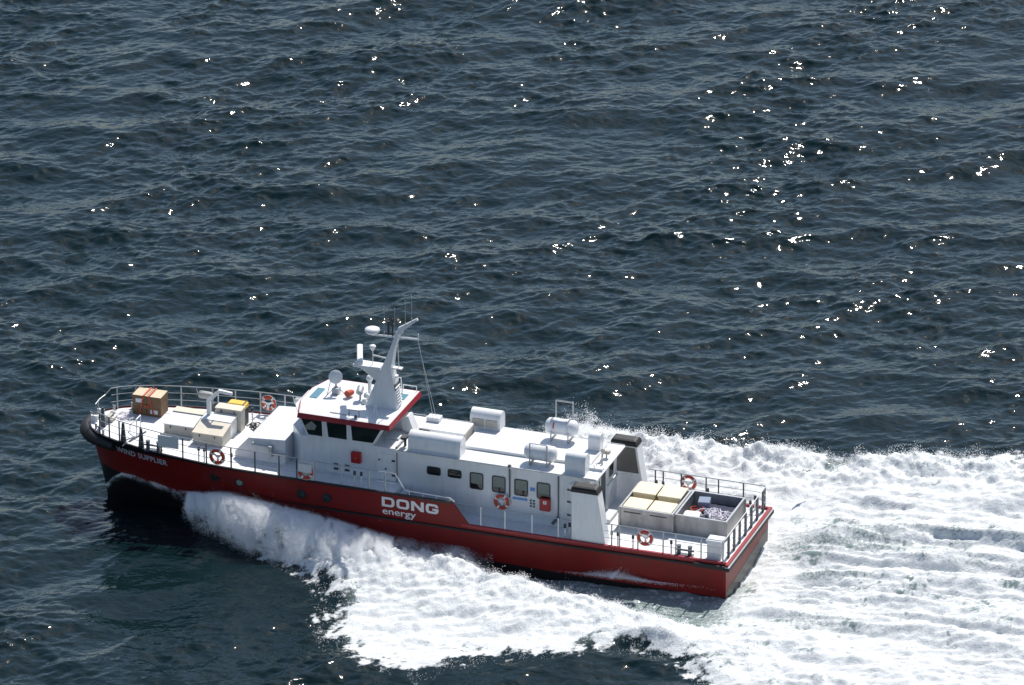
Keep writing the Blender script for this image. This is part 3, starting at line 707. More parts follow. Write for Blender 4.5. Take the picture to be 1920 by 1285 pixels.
for i in range(2):
    for j in range(3): wbox('wall_vent', 'darkplastic', -8.98 + .14 * i, -8.90 + .14 * i, 1.98 + .13 * j, 2.05 + .13 * j, .03, b=0)
for i in range(2):
    for j in range(2): wbox('wall_vent', 'darkplastic', -17.75 + .85 * 0 + .5 * i, -17.55 + .5 * i, 2.35 + .2 * j, 2.44 + .2 * j, .03, b=0)
q = MB(); q.tube((-9.87, -YW_ - .05, 3.66), (-9.87, -YW_ - .05, 2.3), .035); q.ball((-9.87, -YW_ - .05, 3.72), .09, 8, 6); q.build('drain_pipe', 'darksteel', house)
q = MB(); q.tube((-7.72, -YW_ - .05, 3.6), (-7.72, -YW_ - .05, 1.5), .03); q.tube((-7.72, -YW_ - .05, 1.7), (-7.95, -YW_ - .12, 1.4), .07); q.build('drain_pipe', 'darksteel', house)
q = MB(); q.tube((-14.9, -YW_ - .02, 3.55), (-14.9, -YW_ - .02, 1.3), .02); q.build('wall_seam', 'darksteel', house)
# hinged door near the aft corner of the port wall
d = MB(); d.prism_y(rrect(-7.25, -6.55, 1.5, 3.25, .12), -YW_ - .03, -YW_ - .002); d.build('door', 'white', house)
for z in (1.85, 2.45, 3.0): wbox('door_hinge', 'darkplastic', -7.33, -7.16, z, z + .06, .05, b=0)
q = MB(); q.path([(-7.2, -YW_ - .06, 3.28), (-7.1, -YW_ - .1, 3.36), (-6.6, -YW_ - .1, 3.36), (-6.5, -YW_ - .06, 3.28)], .035, 6); q.build('rain_gutter', 'white', house)
# aft bulkhead
XB = -6.35
d = MB(); d.prism_x([(y, z) for y, z in rrect(-.55, .22, 1.45, 3.35, .12)], XB + .002, XB + .03); d.build('aft_door_opening', 'glass', house)
d = MB(); d.prism_x([(y, z) for y, z in rrect(.75, 1.25, 2.65, 3.35, .1)], XB + .002, XB + .03); d.build('window_pane', 'glass', house)
d = MB(); d.prism_x([(y, z) for y, z in rrect(.69, 1.31, 2.59, 3.41, .12)], XB + .001, XB + .015); d.build('window_frame', 'steel', house)
q = MB()
for y in (-1.0, -.72): q.tube((XB + .12, y, 1.3), (XB + .12, y, 3.5), .025)
for k_ in range(7): q.tube((XB + .12, -1.0, 1.5 + .29 * k_), (XB + .12, -.72, 1.5 + .29 * k_), .018)
q.tube((XB + .12, -1.0, 3.5), (XB - .1, -1.0, 3.95), .02); q.tube((XB + .12, -.72, 3.5), (XB - .1, -.72, 3.95), .02)
q.build('ladder', 'white', house)
q = MB(); q.tube((XB + .08, .35, 2.45), (XB + .08, 1.45, 2.5), .03); q.tube((XB + .1, 1.4, 2.5), (XB + .1, 1.5, 2.52), .06); q.build('grab_rail', 'steel', house)
for y in (-1.75, -1.35):
    q = MB(); q.path([(XB + .05, y, 2.2), (XB + .35, y, 2.2), (XB + .35, y, 3.1), (XB + .05, y, 3.3)], .022, 6); q.build('grab_rail', 'steel', house)
q = MB(); q.box(XB + .01, XB + .55, -.75, .3, 1.235, 1.42, .02); q.build('door_step', 'greydeck', house)

# trunk cabin ahead of the wheelhouse, sloping nose
tk = MB()
def tsec(x, z, y): return [(x, -y, 2.203), (x, -y, z), (x, y, z), (x, y, 2.203)]
tk.loft([tsec(-22.25, 2.5, 1.72), tsec(-21.6, 3.22, 1.74), tsec(-19.953, 3.34, 1.745)])
trunk = tk.build('trunk_cabin', 'white', boat)
q = MB(); q.tube((-21.35, -1.85, 3.0), (-20.55, -1.85, 2.98), .05); q.box(-20.62, -20.48, -2.0, -1.76, 2.55, 3.05); q.tube((-20.5, -1.86, 2.74), (-19.75, -1.86, 2.72), .04); q.tube((-19.75, -1.86, 2.72), (-19.75, -1.78, 2.8), .035)
q.ball((-21.38, -1.85, 3.02), .08, 8, 6); q.build('davit_arm', 'steel', trunk)
# wheelhouse
ZW0, ZW1 = 3.70, 4.62
wb = [(-15.98, -1.75), (-15.98, 1.75), (-18.9, 1.75), (-19.45, .75), (-19.45, -.75), (-18.9, -1.75)]
wt = [(-15.45, -1.76), (-15.45, 1.76), (-19.3, 1.76), (-19.85, .75), (-19.85, -.75), (-19.3, -1.76)]
wm = MB(); wm.loft([[(x, y, ZW0) for x, y in wb], [(x, y, ZW1) for x, y in wt]])
wh = wm.build('wheelhouse', 'white', boat)
def quad_pane(P, nrm, name='window_pane', par=None):
    par = par or wh; c_ = sum((Vector(p) for p in P), Vector()) / 4; nrm = Vector(nrm).normalized()
    f = MB(); A = [Vector(p) + nrm * .004 for p in P]; Bq = [c_ + (Vector(p) - c_) * 1.0 + nrm * .012 for p in P]
    f.loft([[tuple(p) for p in A], [tuple(p) for p in Bq]]); f.build(name, 'glass', par)
    g_ = MB(); Oo = [c_ + (Vector(p) - c_) * 1.10 for p in P]
    n = 4; r0 = [tuple(p) for p in Oo]; r1 = [tuple(p + nrm * .03) for p in Oo]; r2 = [tuple(Vector(p) + nrm * .03) for p in P]; r3 = [tuple(Vector(p)) for p in P]
    g_.add(r0 + r1 + r2 + r3, [(a * n + i, a * n + (i + 1) % n, ((a + 1) % 4) * n + (i + 1) % n, ((a + 1) % 4) * n + i) for a in range(4) for i in range(n)])
    g_.build('window_frame', 'white', par)
for sgn in (-1, 1):
    yf = lambda z: sgn * (1.75 + .01 * (z - ZW0) / .92)
    for (a, b_, c_, d_) in (((-19.20, 4.50), (-18.26, 4.54), (-18.24, 3.80), (-18.88, 3.79)), ((-18.06, 4.54), (-17.15, 4.54), (-17.14, 3.81), (-17.98, 3.81)), ((-16.96, 4.54), (-15.60, 4.52), (-15.98, 3.83), (-16.9, 3.82))):
        P = [(x, yf(z), z) for x, z in (a, b_, c_, d_)]
        quad_pane(P, (0, sgn, 0))
    A = Vector((-18.9, sgn * 1.75, 0)); Bv = Vector((-19.45, sgn * .75, 0)); T_ = Vector((-.4, 0, 0))
    def fp(t, z): k_ = (z - ZW0) / .92; p = A.lerp(Bv, t) + T_ * k_; return (p.x, p.y, z)
    if sgn < 0:
        q = MB(); q.prism_y([(-19.02, 4.20), (-18.72, 4.44), (-18.50, 4.24), (-18.60, 4.04), (-18.96, 4.02)], -1.785, -1.778); q.build('chart_sheet', 'blind', wh)
    quad_pane([fp(.1, 4.5), fp(.9, 4.5), fp(.9, 3.82), fp(.1, 3.82)], (-.87, sgn * .45, -.3))
def fr(y, z): return (-19.45 - .4 * (z - ZW0) / .92, y, z)
quad_pane([fr(-.68, 4.5), fr(-.05, 4.5), fr(-.05, 3.82), fr(-.68, 3.82)], (-1, 0, -.4)); quad_pane([fr(.05, 4.5), fr(.68, 4.5), fr(.68, 3.82), fr(.05, 3.82)], (-1, 0, -.4))
def bk(y, z): return (-15.98 + .53 * (z - ZW0) / .92, y, z)
for y in (-1.6, -.5, .6): quad_pane([bk(y, 4.5), bk(y + 1.0, 4.5), bk(y + 1.0, 3.8), bk(y, 3.8)], (1, 0, -.55))
# roof with raked red fascia
rt = [(-15.22, -1.88), (-15.22, 1.88), (-19.25, 1.88), (-19.64, .68), (-19.64, -.68), (-19.25, -1.88)]
def grow(P, g): return [(x + (g if x > -16 else -g), y + math.copysign(g, y) * (1 if abs(y) > 1 else .6)) for x, y in P]
rfm = MB(); rfm.loft([[(x, y, 4.60) for x, y in grow(rt, .02)], [(x, y, 4.795) for x, y in rt], [(x * .985 - .26, y * .94, 4.83) for x, y in rt]]); rfm.build('wheelhouse_roof', 'white', wh)
fs = MB()
o0 = grow(rt, .07); o1 = grow(rt, .02); n = 6
fs.add([(x, y, 4.575) for x, y in o0] + [(x, y, 4.80) for x, y in o1] + [(x, y, 4.80) for x, y in grow(rt, -.03)] + [(x, y, 4.59) for x, y in grow(rt, .03)],
       [(a * n + i, a * n + (i + 1) % n, ((a + 1) % 4) * n + (i + 1) % n, ((a + 1) % 4) * n + i) for a in range(4) for i in range(n)])
fs.build('roof_fascia', 'redtrim', wh)
ZR = 4.832
q = MB(); q.box(-19.38, -19.04, -.35, .68, ZR, ZR + .025); q.build('skylight', 'skyglass', wh)
q = MB(); q.box(-15.85, -15.5, .7, 1.3, ZR, ZR + .025); q.build('skylight', 'skyglass', wh)
q = MB(); q.box(-18.0, -17.2, -1.55, -1.1, ZR, ZR + .05, .02); q.build('roof_plate', 'white', wh)
# satellite dish on a small tripod
q = MB(); c_ = Vector((-18.45, .35, 5.62)); nrm = Vector((.25, -.85, .35)).normalized(); a_ = nrm.orthogonal().normalized(); b2_ = nrm.cross(a_)
ring = lambda r, o: [tuple(c_ + nrm * o + a_ * r * math.cos(2 * math.pi * i / 20) + b2_ * r * math.sin(2 * math.pi * i / 20)) for i in range(20)]
q.loft([ring(.12, -.10), ring(.27, -.05), ring(.30, .0), ring(.28, .015)]); ds = q.build('dish', 'white', wh, smooth=40)
q = MB(); q.tube(c_ - nrm * .08, (-18.45, .42, ZR + .03), .045); q.tube(c_ - nrm * .06 - Vector((.2, 0, .1)), (-18.8, .3, ZR), .02); q.tube((-18.45, .4, 5.2), (-18.1, .5, ZR), .02); q.tube((-18.45, .4, 5.2), (-18.75, -.3, ZR), .02); q.box(-18.6, -18.3, .25, .6, ZR, ZR + .28, .02); q.build('dish_stand', 'steel', wh)
# horn and searchlight
q = MB(); q.lathe([(.12, -.2), (.15, -.16), (.13, .12), (.09, .2)], (0, 0, 0), 'y', 14); hn = q.build('signal_horn', 'strap', wh, smooth=40); hn.location = (-17.78, .25, 5.02); hn.rotation_euler = (0, 0, -.45)
q = MB(); q.tube((-17.75, .2, ZR), (-17.75, .2, 5.0), .03); q.build('horn_post', 'steel', wh)
q = MB(); q.lathe([(.11, -.2), (.15, -.18), (.15, .14), (.1, .2)], (0, 0, 0), 'y', 14); hn = q.build('searchlight', 'steel', wh, smooth=40); hn.location = (-17.25, .12, 5.3); hn.rotation_euler = (.5, 0, .1)
q = MB(); q.tube((-17.25, .12, ZR), (-17.25, .12, 5.22), .05); q.build('searchlight_post', 'steel', wh)
q = MB(); q.tube((-16.98, .55, ZR), (-16.98, .55, 5.6), .085); q.ball((-16.98, .55, 5.70), .15, 14, 8); q.build('camera_dome', 'white', wh, smooth=50)
q = MB(); q.tube((-16.95, -.15, ZR), (-16.95, -.15, ZR + .22), .16, 10, .08); q.ball((-16.95, .1, ZR + .25), .14, 12, 8); q.build('vent_cowl', 'white', wh, smooth=50)
# little tripod lamp by the port edge
q = MB()
for dx_, dy_ in ((-.14, -.1), (.16, -.12), (.0, .15)): q.tube((-16.05 + dx_, -1.25 + dy_, ZR), (-16.05, -1.25, ZR + .42), .014)
q.ball((-16.05, -1.25, ZR + .46), .075, 10, 6, .6); q.build('deck_lamp', 'white', wh)
q = MB(); q.path([(-17.1, -1.6, ZR), (-17.1, -1.6, ZR + .3), (-16.65, -1.6, ZR + .3), (-16.65, -1.6, ZR)], .02); q.ball((-16.75, -1.72, ZR + .07), .08, 8, 6); q.build('roof_rail', 'darksteel', wh)
q = MB()
for x in (-15.9, -15.3): q.tube((x, 1.7, ZR - .03), (x, 1.7, ZR + .25), .02)
q.tube((-15.9, 1.7, ZR + .25), (-15.3, 1.7, ZR + .25), .02); q.path([(-16.15, 1.3, ZR), (-15.95, 1.3, ZR + .75), (-15.85, 1.3, ZR + .75), (-15.8, 1.3, ZR)], .025); q.build('roof_rail', 'white', wh)

# mast
mp_ = [(-16.85, 4.80), (-15.42, 4.80), (-15.55, 5.75), (-15.72, 6.62), (-15.62, 7.4), (-15.36, 8.28), (-15.50, 8.34), (-15.85, 7.35), (-16.16, 6.58), (-16.5, 5.70)]
def mhw(z): return .36 - .22 * min(1, max(0, (z - 4.8) / 3.2))
mm = MB(); mm.loft([[(x, -mhw(z), z) for x, z in mp_], [(x, mhw(z), z) for x, z in mp_]])
mast = mm.build('mast', 'white', boat)
ar = MB(); ar.loft([[(-15.52, -.1, 8.22), (-15.30, -.1, 8.20), (-15.30, .1, 8.20), (-15.52, .1, 8.22)], [(-15.45, -.09, 8.48), (-15.22, -.09, 8.38), (-15.22, .09, 8.38), (-15.45, .09, 8.48)], [(-14.62, -.06, 9.02), (-14.58, -.06, 8.93), (-14.58, .06, 8.93), (-14.62, .06, 9.02)]]); ar.build('mast_arm', 'white', mast)
for k_ in range(7):
    z = 5.0 + .125 * k_; xr = -15.42 - .13 * (z - 4.8) / .95
    q = MB(); q.box(xr + .004, xr + .07, -.26, .26, z, z + .034); q.build('louvre_slat', 'white', mast)
q = MB(); q.box(-15.60, -15.535, -.27, .27, 4.96, 5.9); q.build('louvre_recess', 'darkplastic', mast)
q = MB(); q.prism_y([(-17.42, 6.50), (-16.2, 6.50), (-16.2, 6.62), (-17.42, 6.62)], -.28, .28); q.prism_y([(-17.3, 6.498), (-16.28, 6.498), (-16.45, 5.9), (-16.6, 6.0)], -.06, .06)
q.build('radar_platform', 'white', mast)
q = MB(); q.box(-.12, .12, -.92, .92, -.10, .10, .03); rd = q.build('radar_scanner', 'white', mast); rd.location = (-17.2, 0.0, 6.98); rd.rotation_euler = (0, 0, math.atan2(.67, 1.74))
q = MB(); q.tube((-17.2, 0, 6.62), (-17.2, 0, 6.9), .16, 12, .1); q.build('radar_motor', 'white', mast, smooth=50)
q = MB(); q.lathe([(.02, -.13), (.26, -.12), (.33, -.03), (.31, .05), (.18, .11), (.02, .13)], (-16.63, 0, 8.2), 'z', 20); q.build('radome', 'white', mast, smooth=60)
q = MB(); q.tube((-16.63, 0, 7.98), (-14.55, 0, 8.06), .05); q.tube((-16.63, 0, 7.98), (-16.63, 0, 8.1), .06); q.tube((-14.57, 0, 8.0), (-14.57, 0, 8.3), .025); q.build('yard', 'white', mast)
q = MB(); q.tube((-16.62, 0, 7.05), (-15.95, 0, 6.98), .035); q.tube((-16.62, 0, 6.62), (-16.62, 0, 7.3), .02); q.tube((-16.62, 0, 7.25), (-16.62, 0, 7.42), .05, 8, .13); q.ball((-16.62, 0, 7.45), .14, 12, 6, .5); q.build('satellite_antenna', 'white', mast, smooth=50)
for (x, z0, z1) in ((-16.1, 8.02, 9.4), (-15.62, 8.1, 9.35), (-15.15, 8.55, 9.75), (-14.86, 8.8, 10.05)):
    q = MB(); q.tube((x, 0, z0), (x, 0, z0 + .18), .022); q.tube((x, 0, z0 + .18), (x, 0, z1), .011); q.build('whip_antenna', 'steel', mast)
q = MB(); q.tube((-15.72, 0, 8.05), (-15.72, 0, 8.85), .03); q.tube((-15.9, 0, 8.1), (-15.9, 0, 8.7), .05); q.ball((-15.72, 0, 8.55), .09, 8, 6); q.build('navigation_light', 'darkplastic', mast)
q = MB(); q.box(-15.72, -15.3, -.12, .12, 6.58, 6.64); q.tube((-15.45, 0, 6.64), (-15.5, 0, 7.9), .02); q.box(-15.62, -15.5, -.1, .1, 6.2, 6.27); q.build('mast_bracket', 'white', mast)
q = MB()
q.tube((-14.58, .02, 8.03), (-14.05, .6, 3.75), .011); q.tube((-14.6, -.02, 8.03), (-13.85, .55, 3.75), .011); q.build('stay_wire', 'steel', mast)
q = MB(); q.path([(-16.2, -.42, 6.1), (-16.2, -.42, 5.6), (-15.95, -.42, 5.95)], .02); q.build('mast_hoist', 'white', mast)

# roof lockers and ventilators
def round_locker(name, x0, x1, y0, y1, z0, z1, parent, m_='white', r=None):
    r = r or (y1 - y0) / 2; P = [(y0, z0), (y1, z0)]
    for i in range(9):
        a = math.pi * i / 8; P.append(((y0 + y1) / 2 + (y1 - y0) / 2 * math.cos(a), z1 - r + r * math.sin(a)))
    q = MB(); q.prism_x(P, x0, x1); return q.build(name, m_, parent, smooth=40)
round_locker('roof_locker', -14.42, -12.1, -1.72, -1.02, 3.70, 4.52, house)
L2 = round_locker('roof_locker', -12.7, -11.35, 1.15, 1.80, 3.833, 4.62, house)
for x in (-12.6, -12.0):
    q = MB(); q.box(x, x + .53, 1.118, 1.148, 3.93, 4.28, .01); q.build('locker_door', 'greybox', house)
q = MB(); q.box(-14.5, -12.45, -.25, .95, 3.702, 4.13, .015); q.build('equipment_casing', 'white', house)
q = MB(); q.box(-14.45, -13.98, -.30, -.252, 3.85, 4.06); q.build('casing_grille', 'darkplastic', house)
q = MB(); q.box(-14.4, -13.82, .45, .88, 4.133, 4.33, .02); q.build('casing_cowl', 'white', house)
q = MB(); q.box(-12.449, -12.43, -.2, .9, 3.76, 4.09); q.build('casing_panel', 'greybox', house)
round_locker('ventilator', -7.5, -6.6, -1.62, -1.02, 3.703, 4.58, house)
round_locker('ventilator', -7.25, -6.72, .62, 1.1, 3.833, 4.55, house)
q = MB()
q.tube((-6.45, .1, 3.70), (-6.42, .1, 4.1), .05); q.ball((-6.42, .1, 4.15), .1, 8, 6); q.tube((-6.3, -.3, 3.7), (-6.3, -.3, 4.0), .04); q.box(-6.5, -6.2, .3, .5, 3.9, 4.05); q.tube((-6.35, .4, 3.7), (-6.35, .4, 3.92), .04); q.build('deck_floodlight', 'greybox', house)
q = MB(); q.box(-6.9, -6.05, -1.0, -.75, 3.70, 3.82); q.build('roof_ledge', 'white', house)
q = MB(); q.tube((-14.7, -1.3, 3.72), (-14.7, -1.3, 4.15), .06); q.box(-14.8, -14.55, -1.6, -1.2, 4.1, 4.2); q.build('flood_lamp', 'darkplastic', house)
q = MB(); q.box(-15.75, -15.15, -.9, .1, 3.705, 3.78); q.build('roof_mat', 'greydeck', house)
q = MB(); q.loft([[(-15.25, -.1, 3.8), (-14.75, -.1, 3.8), (-14.75, .5, 3.8), (-15.25, .5, 3.8)], [(-15.45, .0, 4.35), (-15.05, .0, 4.45), (-15.05, .5, 4.45), (-15.45, .5, 4.35)]]); q.build('exhaust_hood', 'white', house)
q = MB(); q.path([(-14.95, -1.7, 3.74), (-14.95, -1.0, 3.74), (-14.9, .0, 3.74)], .05, 6); q.build('roof_pipe', 'darksteel', house)
# raft cradles
def cradle(x, y, z, front, tall):
    q = MB(); k2 = .034
    for dx_ in (-.38, .38):
        q.tube((x + dx_, y - .36, z), (x + dx_, y + .36, z), .03)
        for dy_ in (-.33, .33): q.tube((x + dx_, y + dy_, z), (x + dx_, y + dy_, z + (.48 if dy_ != front * .33 else tall)), k2)
        q.tube((x + dx_, y - .33, z + .08), (x + dx_, y + .33, z + .40 * 0 + .08), .03)
    q.tube((x - .38, y + front * .33, z + tall), (x + .38, y + front * .33, z + tall), .02 if front < 0 else .035)
    return q.build('raft_cradle', 'steel', house)
cradle(-8.75, -1.05, 3.705, -1, 1.0); cradle(-8.62, 1.25, 3.835, 1, 1.6)

# funnels on the side decks
for sgn in (-1, 1):
    P = [(-6.74, 1.236), (-5.25, 1.236), (-5.62, 3.52), (-6.74, 3.52)]
    q = MB(); y0, y1 = (-2.9, -2.32) if sgn < 0 else (2.2, 2.82)
    q.prism_y(P, y0, y1); fu = q.build('exhaust_funnel', 'white', boat)
    q = MB(); q.loft([[(x0_, y0 + e_, z_), (x1_, y0 + e_, z_), (x1_, y1 - e_, z_), (x0_, y1 - e_, z_)] for x0_, x1_, e_, z_ in ((-6.77, -5.6, -.02, 3.523), (-6.77, -5.64, -.02, 3.66), (-6.74, -5.70, .03, 3.74), (-6.66, -5.80, .12, 3.78))]); q.build('funnel_cap', 'black', fu)
    q = MB(); yi = y1 if sgn < 0 else y0; a, b_ = (yi + .002, yi + .02) if sgn < 0 else (yi - .02, yi - .002)
    q.prism_y([(-6.6, 2.32), (-5.52, 2.32), (-5.7, 3.46), (-6.6, 3.46)], a, b_); q.build('intake_panel', 'greypanel', fu)
    for x in (-6.3, -5.8):
        q = MB(); q.tube((x, yi - sgn * .03, 2.13), (x, yi - sgn * .06, 2.2), .04); q.build('panel_catch', 'white', fu)

# railings
def railing(path_, zb, zt, nr, posts, r=.022, pr=.036, pm='steel', m_='steel'):
    q = MB(); pts_ = [Vector((x, y, 0)) for x, y in path_]
    for k_ in range(nr):
        z = zb + (zt - zb) * (1 - k_ / nr)
        q.path([(p.x, p.y, z) for p in pts_], r if k_ == 0 else r * .62, 6)
    ra = q.build('railing', m_, boat)
    for (x, y) in posts:
        p_ = MB(); p_.tube((x, y, zb), (x, y, zt), pr, 6); p_.build('post', pm, ra)
    return ra
def gl(x, z=2.2, ins=.05): return half(x, z) - ins
ZF = 2.22
xp = [-28.55, -28.0, -27.45, -26.35, -25.3, -24.25, -23.1, -21.95, -20.85, -19.75, -18.95]
railing([(x, -gl(x)) for x in (-28.7, -28.4, -28, -27.45, -26.9, -26.35, -25.3, -24.25, -23.1, -21.95, -20.85, -19.75, -18.95)], ZF, 3.2, 3, [(x, -gl(x)) for x in xp], pm='darksteel')
xs2 = [-28.9, -28.2, -27.5, -26.35, -25.0, -24.0, -22.9, -21.8, -20.7, -19.6, -18.5, -17.4]
railing([(x, gl(x)) for x in (-29.1, -28.8, -28.4, -28, -27.45, -26.9, -26.35, -25.3, -24.25, -23.1, -21.95, -20.85, -19.75, -18.5, -17.2, -15)], ZF, 3.2, 3, [(x, gl(x)) for x in xs2])
# bow railing hoop, lower
q = MB(); q.path([(-28.7, -gl(-28.7), 3.2), (-29.0, -gl(-29.0), 3.0), (-29.2, -gl(-29.2), 2.95)], .021); q.path([(-29.1, gl(-29.1), 3.2), (-29.25, gl(-29.2) * .8, 3.0), (-29.32, .3, 2.98), (-29.3, -.2, 2.95)], .021)
for (x, y) in ((-29.2, -gl(-29.2)), (-29.3, .1)): q.tube((x, y, 2.2), (x, y, 2.96), .025)
q.build('bow_rail', 'steel', boat)
# midship port railing from the white panel to the steps
railing([(-18.15, -2.93), (-16.9, -2.94), (-15.7, -2.94), (-15.0, -2.94), (-14.55, -2.94)], ZF, 3.15, 2, [(x, -2.94) for x in (-18.12, -16.95, -15.72, -15.0)], pm='steel')
q = MB(); q.path([(-14.55, -2.94, 3.15), (-14.1, -2.94, 2.45), (-12.1, -2.96, 2.42), (-11.9, -2.96, 2.28)], .022)
for x in (-13.9, -13.3, -12.7, -12.1): q.tube((x, -2.96, 2.27), (x, -2.96, 2.42), .018)
q.build('bulwark_rail', 'white', bul)
q = MB(); q.path([(-14.55, 2.94, 3.15), (-14.1, 2.94, 2.45), (-12.1, 2.96, 2.42), (-11.9, 2.96, 2.28)], .022); q.build('bulwark_rail', 'white', bul)
# side-deck railings
for sgn in (-1, 1):
    railing([(x, sgn * 2.9) for x in (-11.0, -9.8, -8.6, -7.4, -6.8)], 1.335, 2.2, 2, [(x, sgn * 2.9) for x in (-10.75, -9.68, -8.48, -7.33)], r=.016, pr=.03, pm='white')
    railing([(x, sgn * 2.86) for x in (-5.3, -3.9, -2.6, -1.5, -.15)], 1.335, 2.28, 3, [(x, sgn * 2.86) for x in (-5.0, -4.65, -3.85, -2.75, -2.2, -1.1, -.15)], pm='steel' if sgn < 0 else 'darksteel')
railing([(-.12, -2.8), (-.12, -1.2), (-.12, 1.2), (-.12, 2.8)], 1.235, 2.28, 3, [], m_='steel')
for y in (-2.2, -1.45, -.7, .1, .9, 1.7, 2.5):
    q = MB(); q.box(-.16, -.08, y - .07, y + .07, 1.235, 2.25); q.build('stern_post', 'darksteel', boat)
# wide stanchions near the bow
for x, y in ((-28.15, 1.55), (-28.75, -.7), (-27.3, -1.9), (-26.35, -2.2)):
    q = MB(); q.loft([[(x - .13, y - .04, 2.2), (x + .13, y - .04, 2.2), (x + .13, y + .04, 2.2), (x - .13, y + .04, 2.2)], [(x - .05, y - .03, 3.1), (x + .05, y - .03, 3.1), (x + .05, y + .03, 3.1), (x - .05, y + .03, 3.1)]]); q.build('bow_stanchion', 'darksteel', boat)
q = MB(); q.path([(-27.0, -.7, 2.2), (-27.0, -.7, 3.0), (-27.5, -.7, 2.45), (-27.5, -.7, 2.2)], .028); q.path([(-27.0, -1.15, 2.2), (-27.0, -1.15, 3.0), (-27.0, -.7, 3.0)], .028); q.build('deck_hoop', 'white', boat)
# bow fittings: windlass, chocks, chain
q = MB(); q.box(-28.88, -28.52, -.22, .22, 2.203, 2.36, .03); q.lathe([(.10, -.34), (.10, -.2), (.06, -.19), (.06, .19), (.10, .2), (.10, .34)], (-28.7, 0, 2.44), 'y', 14); q.build('windlass', 'greybox', boat, smooth=40)
q = MB(); q.tube((-29.3, -.3, 2.32), (-29.3, .3, 2.32), .06, 10); q.box(-29.45, -29.15, -.42, -.3, 2.2, 2.5); q.box(-29.45, -29.15, .3, .42, 2.2, 2.5); q.build('bow_roller', 'white', boat)
for x, y in ((-28.95, -1.0), (-28.7, -1.25), (-28.4, -1.5), (-28.95, 1.0), (-28.3, 1.5)):
    q = MB(); q.tube((x, y, 2.2), (x, y, 2.42), .055, 8); q.ball((x, y, 2.44), .085, 8, 6, .5); q.build('mooring_cleat', 'steel', boat)
# mooring bitts
def bitts(x, y, z, m_='darksteel'):
    q = MB(); q.box(x - .38, x + .38, y - .13, y + .13, z, z + .07)
    for dx_ in (-.24, .24): q.tube((x + dx_, y, z + .07), (x + dx_, y, z + .42), .085, 10); q.tube((x + dx_, y, z + .42), (x + dx_, y, z + .46), .105, 10)
    q.tube((x - .42, y, z + .25), (x + .42, y, z + .25), .035); q.build('mooring_bitts', m_, boat, smooth=40)
bitts(-25.75, -2.32, 2.203); bitts(-24.6, 2.2, 2.203); bitts(-1.9, -2.62, 1.235); bitts(-1.9, 2.5, 1.235)
# tank vents in pairs with dark caps
for (x, y, z) in ((-23.55, -2.6, 2.203), (-23.3, -2.6, 2.203), (-22.0, -2.75, 2.203), (-16.45, -2.7, 2.203), (-16.15, -2.7, 2.203), (-7.1, -2.7, 1.235), (-6.95, -2.55, 1.235), (-5.05, -2.7, 1.235), (-4.78, -2.7, 1.235), (-4.1, -2.75, 1.235), (-2.45, -2.7, 1.235),
                  (-23.3, 1.9, 2.203), (-22.9, 1.9, 2.203), (-4.9, 2.7, 1.235), (-4.6, 2.7, 1.235), (-2.6, 2.65, 1.235), (-.55, 2.1, 1.235), (-.5, 2.6, 1.235)):
    q = MB(); q.tube((x, y, z), (x, y, z + .5), .035, 8); vp = q.build('tank_vent', 'white', boat)
    q = MB(); q.tube((x, y, z + .5), (x, y, z + .66), .065, 8, .055); q.build('vent_cap', 'darkplastic', vp)
# boarding gate panel in the port rail
q = MB(); q.box(-18.88, -18.2, -2.96, -2.93, 2.23, 3.08, .008); q.build('boarding_gate', 'canvas', boat)
q = MB(); q.box(-18.83, -18.22, -3.15, -3.125, 2.68, 3.06, .008); q.build('gate_cover', 'canvas', boat)
q = MB(); q.box(-25.4, -24.45, -2.66, -2.62, 2.62, 3.16, .01); q.build('rail_panel', 'canvas', boat)
# stern locker and davit on the foredeck
q = MB(); q.box(-.95, -.34, -2.56, -2.05, 1.235, 2.0, .015); q.box(-.99, -.30, -2.6, -2.01, 2.003, 2.09, .02); q.build('stern_locker', 'white', boat)
q = MB()
pr = []
for (x, z) in ((-24.28, 2.2), (-24.28, 3.62), (-23.75, 4.12), (-23.2, 4.08)): pr.append([(x - .07, .33, z - (.06 if z > 4 else 0)), (x + .07, .33, z - (.1 if z > 3.6 else 0)), (x + .07, .47, z - (.1 if z > 3.6 else 0)), (x - .07, .47, z - (.06 if z > 4 else 0))])
q.loft([[(-24.36, .32, 2.203), (-24.20, .32, 2.203), (-24.20, .48, 2.203), (-24.36, .48, 2.203)], [(-24.36, .32, 3.68), (-24.20, .32, 3.60), (-24.20, .48, 3.60), (-24.36, .48, 3.68)], [(-23.82, .33, 4.21), (-23.76, .33, 4.07), (-23.76, .47, 4.07), (-23.82, .47, 4.21)], [(-23.20, .34, 4.16), (-23.20, .34, 4.04), (-23.20, .46, 4.04), (-23.20, .46, 4.16)]])
q.tube((-23.85, .4, 4.02), (-23.85, .4, 3.62), .028); q.build('deck_crane', 'white', boat)
